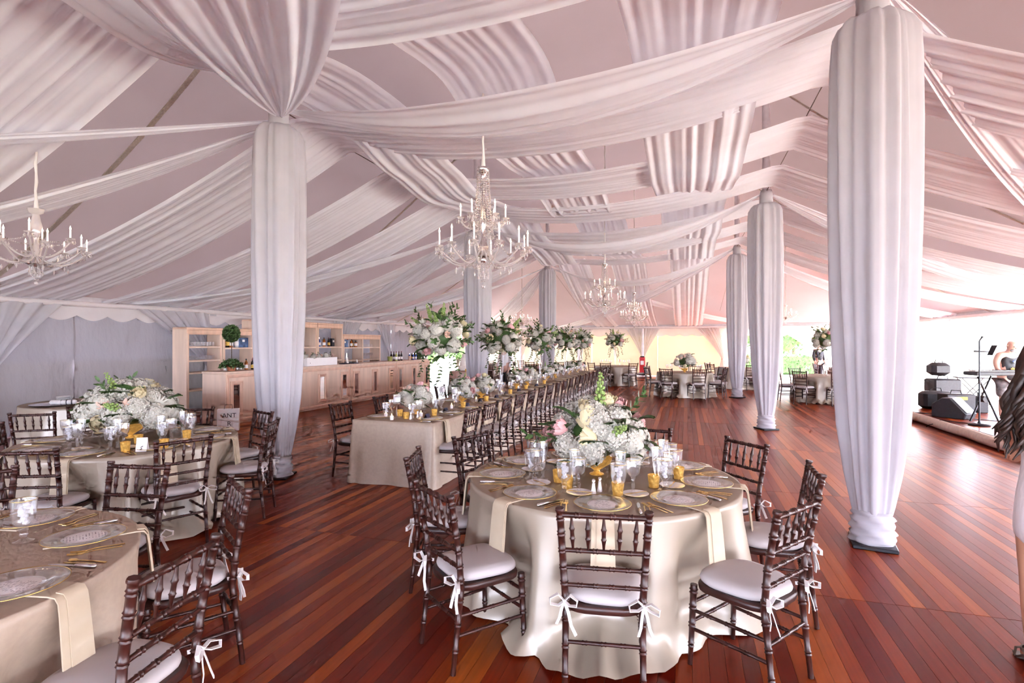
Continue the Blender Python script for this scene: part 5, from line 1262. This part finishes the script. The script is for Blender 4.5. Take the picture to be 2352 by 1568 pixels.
# ------------------------------------------------------------------ stage, band gear
ST = .18
mb = MB(); mb.box(4.78, VR - .1, 8.2, 18.2, 0, ST); 
stg = tag(put('stage', mb.mesh('stage', M['black'], 0)), 'low wooden band stage along the bright wall', 'stage')
mb = MB(); mb.box(-PW / 2 + g, PW / 2 - g, -4.99, 4.99, 0, .004); spm = mb.mesh('plank', M['plank'], 0)
for k in range(int((VR - .1 - 4.78) / PW)): put('plank', spm, stg, (4.78 + PW * (k + .5), 13.2, ST))
mb = MB(); mb.tube([(4.75 + .012 * math.sin(k * 1.7), 8.2 + 10.0 * k / 24, .095) for k in range(25)], .09, 12); tag(put('carpet_roll', mb.mesh('carpet_roll', M['carpetroll'], 60)), 'long beige rolled edging along the stage front', 'roll')
SZ = ST + .004
# floor monitor wedge
t = thing('stage_monitor', 'black wedge loudspeaker lying at the stage edge', 'speaker', (5.18, 13.2, SZ), math.radians(-45))
mb = MB(); pr = [(-.30, 0), (.26, 0), (.30, .10), (.02, .40), (-.12, .40), (-.30, .26)]
rows = [[(x, yy, z) for x, z in pr] for yy in (-.22, -.20, .20, .22)]
rows[0] = [(x * .95, -.22, z * .95 + .01) for x, z in pr]; rows[3] = [(x * .95, .22, z * .95 + .01) for x, z in pr]
b = mb.grid(rows, close_v=True); n = len(pr); mb.f.append(tuple(b + k for k in range(n - 1, -1, -1))); mb.f.append(tuple(b + 3 * n + k for k in range(n))); put('cabinet', mb.mesh('cabinet', M['black'], 30), t)
mb = MB(); mb.ngon([(.285, -.17, .125), (.285, .17, .125), (.04, .17, .392), (.04, -.17, .392)]); put('grille', mb.mesh('grille', M['blackmetal'], 0), t, (.006, 0, .006))
mb = MB(); mb.bbox(-.10, .10, -.04, .04, -.004, .01, .004); put('handle_recess', mb.mesh('handle_recess', M['ink'], 30), t, (-.21, 0, .33), (0, -.66, 0))
for y in (-.12, .12):
    mb = MB(); mb.lathe([(.001, 0), (.07, 0), (.075, .008), (.001, .008)], 16); put('port', mb.mesh('port', M['ink'], 40), t, (-.05, -.222, .2 + y * .6), (PI / 2, 0, 0))
# mic stand
t = thing('microphone_stand', 'black microphone stand with round base on the stage', 'microphone stand', (5.12, 12.06, SZ))
mb = MB(); mb.lathe([(.001, 0), (.16, 0), (.17, .02), (.15, .035), (.03, .045), (.015, .08)], 24); put('base', mb.mesh('base', M['blackmetal'], 40), t)
mb = MB(); mb.tube([(0, 0, .06), (0, 0, .8), (0, 0, .82), (0, 0, 1.55)], [.016, .016, .013, .013], 8); put('pole', mb.mesh('pole', M['blackmetal'], 60), t)
mb = MB(); mb.lathe([(.015, .76), (.02, .78), (.02, .84), (.015, .86)], 10); put('clutch', mb.mesh('clutch', M['black'], 40), t)
mb = MB(); mb.tube([(0, 0, 1.55), (.03, .0, 1.60), (.05, 0, 1.63)], [.012, .014, .022], 8); put('microphone', mb.mesh('microphone', M['black'], 60), t)
mb = MB(); mb.tube([(-.08, 0, 1.36), (.14, .02, 1.355)], [.018, .010], 8); put('clamp_arm', mb.mesh('clamp_arm', M['black'], 60), t)
mb = MB(); mb.bbox(-.004, .004, -.06, .06, -.10, .10, .003); put('tablet_holder', mb.mesh('tablet_holder', M['blackmetal'], 20), t, (.2, .02, 1.38), (0, .45, .3))
# keyboard
KX, KY, KR = 5.75, 12.62, YAW
t = thing('keyboard_stand', 'black double X keyboard stand on the stage', 'stand', (KX, KY, SZ), KR)
for sx in (-.38, .38):
    for q in (-1, 1):
        mb = MB(); mb.tube([(sx - .22 * q, 0 + .06 * q, 0.02), (sx + .18 * q, .06 * q, .88)], .018, 8); put('strut', mb.mesh('strut', M['blackmetal'], 60), t)
    mb = MB(); mb.lathe([(.06, -.06), (.06, .06)], 14, cap0=True, cap1=True); put('pivot', mb.mesh('pivot', M['black'], 40), t, (sx - .02, 0, .45), (PI / 2, 0, 0))
t = thing('electric_keyboard', 'long black electric keyboard in front of the player', 'keyboard', (KX + .05, KY, SZ + .90), KR)
mb = MB(); mb.bbox(-.72, .72, -.16, .16, 0, .075, .012); put('case', mb.mesh('case', M['black'], 30), t)
mb = MB(); mb.box(-.012, .012, -.07, .07, 0, .014); km = mb.mesh('white_key', M['card'], 0)
mb = MB(); mb.box(-.007, .007, -.045, .045, .01, .026); kb = mb.mesh('black_key', M['ink'], 0)
for k in range(44):
    put('white_key', km, t, (-.60 + k * .0265, .07, .075))
    if k % 7 not in (2, 6): put('black_key', kb, t, (-.587 + k * .0265, .05, .075))
mb = MB(); mb.lathe([(.001, 0), (.035, 0), (.036, .03), (.001, .03)], 14); tag(put('tape_roll', mb.mesh('tape_roll', M['card'], 40), None, (KX - .50, KY + .08, SZ + .975)), 'white tape roll on the keyboard end', 'tape')
# cases
def case(name, label, cat, x, y, rz, sx, sy, sz, z=SZ, m='black', c=.03):
    t = thing(name, label, cat, (x, y, z), rz); mb = MB(); mb.bbox(-sx / 2, sx / 2, -sy / 2, sy / 2, 0, sz, c); put('body', mb.mesh('body', M[m], 40), t)
    mb = MB(); mb.tube([(-sx * .2, 0, sz - .01), (-sx * .16, 0, sz + .07), (sx * .16, 0, sz + .07), (sx * .2, 0, sz - .01)], .012, 6); put('handle', mb.mesh('handle', M['ink'], 60), t); return t
case('padded_drum_bag', 'lower black padded case behind the stage monitor', 'case', 6.1, 16.15, .2, .62, .45, .62)
case('soft_case', 'black rounded bag standing on the padded case', 'bag', 6.02, 16.15, .2, .46, .36, .32, SZ + .70, c=.08)
case('gear_bag', 'black soft gear bag with loop handles on the stage', 'bag', 5.5, 14.9, .1, .62, .36, .40, c=.06)
t = case('amplifier', 'black amplifier box with yellow sticker on the stage', 'amplifier', 5.65, 14.3, .15, .56, .36, .40, c=.015)
mb = MB(); mb.box(-.12, .12, -.184, -.181, .28, .34); put('sticker', mb.mesh('sticker', M['yellow'], 0), t)
case('small_amplifier', 'small black speaker box beside the amplifier', 'speaker', 6.1, 14.35, .0, .2, .28, .36, c=.01)
t = thing('folding_table', 'small black folding table with crossed legs on the stage', 'table', (6.75, 16.2, SZ)); mb = MB(); mb.bbox(-.35, .35, -.2, .2, .64, .67, .008); put('top', mb.mesh('top', M['black'], 30), t)
for q in (-1, 1):
    for s in (-.15, .15): mb = MB(); mb.tube([(-.28 * q + s * 0, s, 0), (.28 * q, s, .64)], .012, 6); put('leg', mb.mesh('leg', M['blackmetal'], 60), t)
for k, (P, d) in enumerate([([(4.55, 14.0, .01), (4.75, 13.8, .19), (5.0, 13.7, SZ + .01), (5.3, 12.9, SZ + .01)], 'over the stage edging by the monitor'), ([(5.4, 12.9, SZ + .008), (5.9, 12.8, SZ + .008), (6.1, 12.5, SZ + .008), (6.5, 12.6, SZ + .008)], 'behind the monitor toward the stand'), ([(4.6, 12.9, .01), (4.74, 12.6, .19), (4.95, 12.35, SZ + .008), (5.3, 12.1, SZ + .008)], 'looping over the edging before the mic stand')]):
    mb = MB(); Q = []
    for i in range(13):
        t_ = i / 12 * 3; j = min(2, int(t_)); q = Vector(P[j]).lerp(Vector(P[j + 1]), t_ - j); Q.append(q + Vector((0, .04 * math.sin(i * 1.9), 0)))
    mb.tube(Q, .008, 6); tag(put('audio_cable', mb.mesh('audio_cable', M['black'], 60)), 'thin black cable ' + d, 'cable')

# ------------------------------------------------------------------ people
def skin(name, J, E, m, parent, sub=2, root=0):
    me = bpy.data.meshes.new(name); me.from_pydata([j[0] for j in J], E, []); me.materials.append(m)
    o = put(name, me, parent); sk = o.modifiers.new('skin', 'SKIN'); sk.use_smooth_shade = True
    for i, j in enumerate(J):
        r = j[1]; me.skin_vertices[0].data[i].radius = r if isinstance(r, tuple) else (r, r)
    me.skin_vertices[0].data[root].use_root = True
    ss = o.modifiers.new('sub', 'SUBSURF'); ss.levels = sub; ss.render_levels = sub
    dg = bpy.context.evaluated_depsgraph_get(); nm = bpy.data.meshes.new_from_object(o.evaluated_get(dg)); o.modifiers.clear(); o.data = nm; bpy.data.meshes.remove(me)
    nm.shade_smooth(); return o
def hand(J, E, w, d, side, curl, s=1.0):
    """palm and five fingers from wrist index w; d forward dir, side = thumb side dir"""
    d = Vector(d).normalized(); sd = Vector(side).normalized(); n = d.cross(sd).normalized(); c = Vector(J[w][0])
    def add(p, r, par): J.append((tuple(p), r)); E.append((par, len(J) - 1)); return len(J) - 1
    palm = add(c + d * .045 * s, (.024 * s, .015 * s), w)
    for k in range(4):
        off = sd * ((1.5 - k) * .02 * s); L = (.036, .040, .037, .029)[k] * s
        a = add(c + d * .085 * s + off, .0095 * s, palm); b = add(c + d * (.085 * s + L) + off + n * curl * .4 * L, .0085 * s, a); add(c + d * (.085 * s + L * 1.55) + off + n * curl * 1.2 * L, .0075 * s, b)
    a = add(c + d * .03 * s + sd * .032 * s, .011 * s, palm); add(c + d * .06 * s + sd * .055 * s + n * curl * .015, .009 * s, a)
def head(J, E, neck, c, f, r=.105):
    """skull, jaw, nose and ears; c centre, f facing"""
    f = Vector(f).normalized(); c = Vector(c); s = Vector((0, 0, 1)).cross(f).normalized(); u = f.cross(s).normalized()
    def add(p, q, par): J.append((tuple(p), q)); E.append((par, len(J) - 1)); return len(J) - 1
    a = add(c - u * .055 + f * .005, (r * .72, r * .75), neck); b = add(c + u * .03 - f * .01, (r * .80, r * .95), a); add(c + u * .085 - f * .012, (r * .55, r * .65), b); return c, f, s, u
def face(parent, c, f, s, u, beard=None):
    c = Vector(c)
    mb = MB(); mb.ico(.016, tuple(c + f * .105 - u * .012), 1, (.8, .8, 1.2)); put('nose', mb.mesh('nose', M['skin2'], 180), parent)
    for q in (-1, 1):
        mb = MB(); mb.ico(.010, tuple(c + f * .088 + s * .034 * q + u * .012), 1); put('eye', mb.mesh('eye', M['ink'], 180), parent)
        mb = MB(); mb.ico(.026, tuple(c + s * .088 * q - f * .01 - u * .005), 1, (.4, .7, 1.1)); put('ear', mb.mesh('ear', M['skin2'], 180), parent)
    mb = MB(); mb.ico(.022, tuple(c + f * .090 - u * .052), 1, (1.2, .5, .35)); put('mouth', mb.mesh('mouth', M['pink'], 180), parent)
    if beard: mb = MB(); mb.ico(.055, tuple(c + f * .062 - u * .082), 2, (.95, .7, .8)); put('beard', mb.mesh('beard', M[beard], 180), parent)
# keyboard player, standing, looking down at the keys
t = thing('person', 'bald bearded keyboard player in black sleeveless printed tee, looking down', 'person', (6.02, 13.1, SZ), PI + YAW); t.scale = (.93, .93, .93)
J = [((0, 0, .92), .15), ((0, -.02, 1.12), .16), ((0, -.01, 1.30), .165), ((0, .03, 1.42), .09), ((0, .06, 1.47), .062)]
E = [(0, 1), (1, 2), (2, 3), (3, 4)]
hd = head(J, E, 4, (0, .10, 1.575), (0, 1, -.55), .112)
for q in (-1, 1):
    b = len(J); J += [((.19 * q, .0, 1.36), .075), ((.27 * q, .02, 1.20), .062), ((.29 * q, .10, 1.04), .046), ((.20 * q, .30, .985), .033), ((.16 * q, .36, .985), .027)]
    E += [(2, b), (b, b + 1), (b + 1, b + 2), (b + 2, b + 3), (b + 3, b + 4)]; hand(J, E, b + 4, (-.25 * q, 1, -.05), (-q, -.2, 0), -.6 * q)
    b = len(J); J += [((.10 * q, 0, .82), .105), ((.12 * q, .02, .48), .065), ((.12 * q, -.01, .26), .055), ((.12 * q, -.02, .08), .038), ((.125 * q, .10, .035), (.036, .03)), ((.13 * q, .19, .028), (.036, .022))]
    E += [(0, b)] + [(b + i, b + i + 1) for i in range(5)]
skin('body', J, E, M['skin2'], t); face(t, hd[0], hd[1], hd[2], hd[3], 'camo')
J = [((0, 0, .80), .185), ((0, -.01, .98), .18), ((0, -.02, 1.14), .185), ((0, -.01, 1.30), .19), ((.13, .0, 1.385), .085), ((-.13, 0, 1.385), .085)]
tee = skin('sleeveless_tee', J, [(0, 1), (1, 2), (2, 3), (3, 4), (3, 5)], M['black'], t)
mb = MB()
for k in range(7): a = -1.0 + k * .33; mb.ribbon([(0, .195, 1.20), (.06 * math.sin(a), .198, 1.20 + .05 * math.cos(a)), (.12 * math.sin(a) - .02, .19, 1.21 + .07 * math.cos(a))], [.03, .02, .006], (1, 0, .3), .004)
put('shirt_print', mb.mesh('shirt_print', M['blueb'], 30), t)
mb = MB()
for k in range(8): mb.bbox(-.11 + k * .028, -.09 + k * .028, .182, .192, 1.06, 1.12 - .02 * (k % 2), .002)
put('shirt_lettering', mb.mesh('shirt_lettering', M['goldlabel'], 20), t)
J = [((0, 0, .92), .175)]; E = []
for q in (-1, 1): b = len(J); J += [((.10 * q, 0, .80), .125), ((.125 * q, .015, .62), .115), ((.13 * q, .02, .46), .11)]; E += [(0, b), (b, b + 1), (b + 1, b + 2)]
skin('camo_shorts', J, E, M['camo'], t)
for q in (-1, 1): mb = MB(); mb.ico(.06, (.125 * q, .08, .04), 2, (.8, 2.2, .65)); put('shoe', mb.mesh('shoe', M['black'], 180), t)
# woman at the frame edge, seen from behind and side
t = thing('person', 'woman with long dark curls in a white ribbed dress at the frame edge', 'person', (1.80, 3.46, 0), -.25)
J = [((0, 0, .92), (.165, .14)), ((0, .02, 1.08), (.125, .10)), ((0, .03, 1.26), (.145, .115)), ((0, .0, 1.40), (.10, .08)), ((0, .02, 1.49), .052)]
E = [(0, 1), (1, 2), (2, 3), (3, 4)]
hd = head(J, E, 4, (0, .05, 1.62), (0, 1, -.1), .105)
for q in (-1, 1):
    b = len(J); J += [((.155 * q, .02, 1.38), .055), ((.165 * q, .06, 1.20), .042), ((.15 * q, .12, 1.08), .037), ((.10 * q, .28, 1.08), .028), ((.07 * q, .34, 1.10), .023)]
    E += [(3, b), (b, b + 1), (b + 1, b + 2), (b + 2, b + 3), (b + 3, b + 4)]; hand(J, E, b + 4, (-.2 * q, 1, .1), (0, .1, 1), .5, .9)
    b = len(J); J += [((.085 * q, 0, .80), .10), ((.095 * q, .01, .50), .060), ((.10 * q, -.025, .34), .054), ((.10 * q, -.02, .13), .034), ((.10 * q, .06, .06), (.032, .026)), ((.105 * q, .15, .03), (.036, .018))]
    E += [(0, b)] + [(b + i, b + i + 1) for i in range(5)]
skin('body', J, E, M['skin'], t); face(t, *hd)
J = [((0, 0, .62), (.195, .165)), ((0, -.01, .78), (.195, .165)), ((0, -.015, .93), (.185, .16)), ((0, .015, 1.09), (.14, .115)), ((0, .03, 1.25), (.158, .13)), ((.10, .0, 1.37), (.045, .06)), ((-.10, 0, 1.37), (.045, .06)), ((.105, .0, 1.43), .035), ((-.105, 0, 1.43), .035)]
skin('ribbed_dress', J, [(0, 1), (1, 2), (2, 3), (3, 4), (4, 5), (4, 6), (5, 7), (6, 8)], M['dress'], t)
mb = MB(); r = random.Random(12); mb.ico(.128, (0, .015, 1.645), 3, (1, 1.05, 1.05))
for k in range(90):
    a = PI + r.uniform(-1.5, 1.5); x0 = .11 * math.cos(a - PI / 2); y0 = .03 + .11 * math.sin(a - PI / 2 + 0) ; ph = r.uniform(0, 6); L = r.uniform(.40, .58)
    x0, y0 = .115 * math.sin(a), .02 + .11 * math.cos(a)
    P = []
    for i in range(11):
        q = i / 10; P.append((x0 * (1 + .35 * q) - .09 * q + .03 * math.sin(ph + 12 * q) * q, y0 - .06 * q + .03 * math.cos(ph + 12 * q) * q - .02, 1.68 - L * q))
    mb.tube(P, [.022, .023, .023, .021, .019, .017, .016, .014, .012, .009, .003], 5)
put('hair', mb.mesh('hair', M['hair'], 180), t)
for q in (-1, 1):
    sh = put('heeled_sandal', (lambda m: (m.ribbon([(.10 * q, -.04, .075), (.10 * q, .03, .06), (.103 * q, .10, .016), (.105 * q, .19, .006)], [.055, .06, .075, .07], (1, 0, 0), .006), m.tube([(.10 * q, -.035, .07), (.10 * q, -.045, .0)], [.014, .008], 8), m.ribbon([(.06 * q, .10, .02), (.07 * q, .115, .06), (.105 * q, .12, .07), (.14 * q, .115, .06), (.15 * q, .10, .02)], .018, (0, 1, 0), .003), m.ribbon([(.10 * q + .045 * math.cos(a), -.015 + .045 * math.sin(a), .115) for a in [2 * PI * i / 12 for i in range(13)]], .014, (0, 0, 1), .004))[0] and m)(MB()).mesh('heeled_sandal', M['bark'], 40), t)
# distant guests and staff
def guest(label, x, y, rz, top, bottom, H=1.75, hairm='hair'):
    t = thing('person', label, 'person', (x, y, 0), rz); k = H / 1.75
    J = [((0, 0, .92 * k), .14), ((0, 0, 1.12 * k), .145), ((0, 0, 1.32 * k), .155), ((0, .01, 1.45 * k), .075), ((0, .02, 1.52 * k), .052)]; E = [(0, 1), (1, 2), (2, 3), (3, 4)]
    hd = head(J, E, 4, (0, .04, 1.64 * k), (0, 1, 0), .10)
    for q in (-1, 1):
        b = len(J); J += [((.17 * q, 0, 1.40 * k), .06), ((.23 * q, 0, 1.15 * k), .046), ((.22 * q, .08, .93 * k), .034), ((.21 * q, .13, .86 * k), .026)]; E += [(2, b), (b, b + 1), (b + 1, b + 2), (b + 2, b + 3)]; hand(J, E, b + 3, (0, .4, -1), (-q, .3, 0), .4)
        b = len(J); J += [((.09 * q, 0, .80 * k), .095), ((.10 * q, .01, .47 * k), .06), ((.10 * q, -.01, .10), .04), ((.105 * q, .12, .035), (.036, .026))]; E += [(0, b), (b, b + 1), (b + 1, b + 2), (b + 2, b + 3)]
    skin('body', J, E, M['skin2'], t, 1); face(t, *hd)
    J = [((0, 0, .90 * k), .165), ((0, 0, 1.12 * k), .165), ((0, 0, 1.32 * k), .175)]; E = [(0, 1), (1, 2)]
    for q in (-1, 1): b = len(J); J += [((.17 * q, 0, 1.40 * k), .072), ((.235 * q, 0, 1.15 * k), .058), ((.225 * q, .07, .95 * k), .046)]; E += [(2, b), (b, b + 1), (b + 1, b + 2)]
    skin('jacket' if top == 'suit' else 'shirt', J, E, M[top], t, 1)
    J = [((0, 0, .92 * k), .15)]; E = []
    for q in (-1, 1): b = len(J); J += [((.09 * q, 0, .80 * k), .11), ((.10 * q, .01, .47 * k), .08), ((.10 * q, 0, .06), .07)]; E += [(0, b), (b, b + 1), (b + 1, b + 2)]
    skin('trousers', J, E, M[bottom], t, 1)
    mb = MB(); mb.ico(.108, (0, .022, 1.675 * k), 2, (1, 1.05, .95)); put('hair', mb.mesh('hair', M[hairm], 180), t)
guest('server in white shirt and black trousers behind the column by the cake', -5.25, 15.6, 2.8, 'shirt', 'suit')
guest('man in charcoal suit standing past the far column at the garden opening', 2.15, 26.2, 2.0, 'suit', 'suit')
guest('man in dark suit behind the tall garden-side arrangement', 5.15, 24.9, -2.6, 'suit', 'suit')
# ------------------------------------------------------------------ cake, exit sign, extinguisher
t = round_table('round cake table in rose taffeta beside the side exit', -7.05, 16.7, .48, 90, 'blush_cloth', (), .05, 14)
t = thing('wedding_cake', 'four-tier white wedding cake on the rose table', 'cake', (-7.05, 16.7, TH))
z = 0
mb = MB(); mb.lathe([(.001, 0), (.24, 0), (.25, .02), (.001, .02)], 28); put('cake_stand', mb.mesh('cake_stand', M['silver'], 40), t); z = .02
for rr, h in ((.20, .16), (.16, .14), (.125, .13), (.09, .12)):
    mb = MB(); mb.lathe([(rr, z), (rr + .004, z + .01), (rr, z + .02), (rr, z + h - .01), (rr - .008, z + h), (.001, z + h)], 32); put('tier', mb.mesh('tier', M['cake'], 40), t); z += h
for k in range(3): put('white_rose', ROSE_W, t, (.03 * math.cos(k * 2.1), .03 * math.sin(k * 2.1), z), (.3, .2, k), .06)
for k, (x, y, d) in enumerate([(-6.85, 16.35, 'at the front edge'), (-6.72, 16.62, 'at the side edge')]): build('votive_holder', 'gold votive on the cake table ' + d, 'candle holder', vot, (x, y, TH), 0, 'cake table votives')
t = thing('exit_sign', 'white exit sign with red letters above the side opening', 'sign', (VL + .07, 27.0, 1.86), PI / 2)
mb = MB(); mb.bbox(-.34, .34, -.03, .03, 0, .34, .01); put('housing', mb.mesh('housing', M['card'], 30), t); put('lettering', text_mesh('EXIT', .26, M['red']), t, (0, -.034, .08), (PI / 2, 0, 0))
mb = MB(); mb.tube([(0, 0, .34), (0, 0, .75)], .01, 6); put('hanger', mb.mesh('hanger', M['pole'], 60), t)
t = thing('fire_extinguisher', 'red fire extinguisher cabinet on the end-wall pole', 'fire extinguisher', (-2.1, UF - .62, .0))
mb = MB(); mb.bbox(-.14, .14, -.12, .12, .12, .98, .02); put('red_case', mb.mesh('red_case', M['red'], 30), t)
mb = MB(); mb.tube([(-.1, 0, 0), (-.1, 0, .13)], .015, 6); mb.tube([(.1, 0, 0), (.1, 0, .13)], .015, 6); put('foot', mb.mesh('foot', M['blackmetal'], 40), t)
mb = MB(); mb.box(-.08, .08, -.124, -.121, .6, .8); put('label_plate', mb.mesh('label_plate', M['card'], 0), t)
mb = MB(); mb.bbox(-.1, .1, -.08, .08, .98, 1.03, .01); put('cap', mb.mesh('cap', M['black'], 30), t)
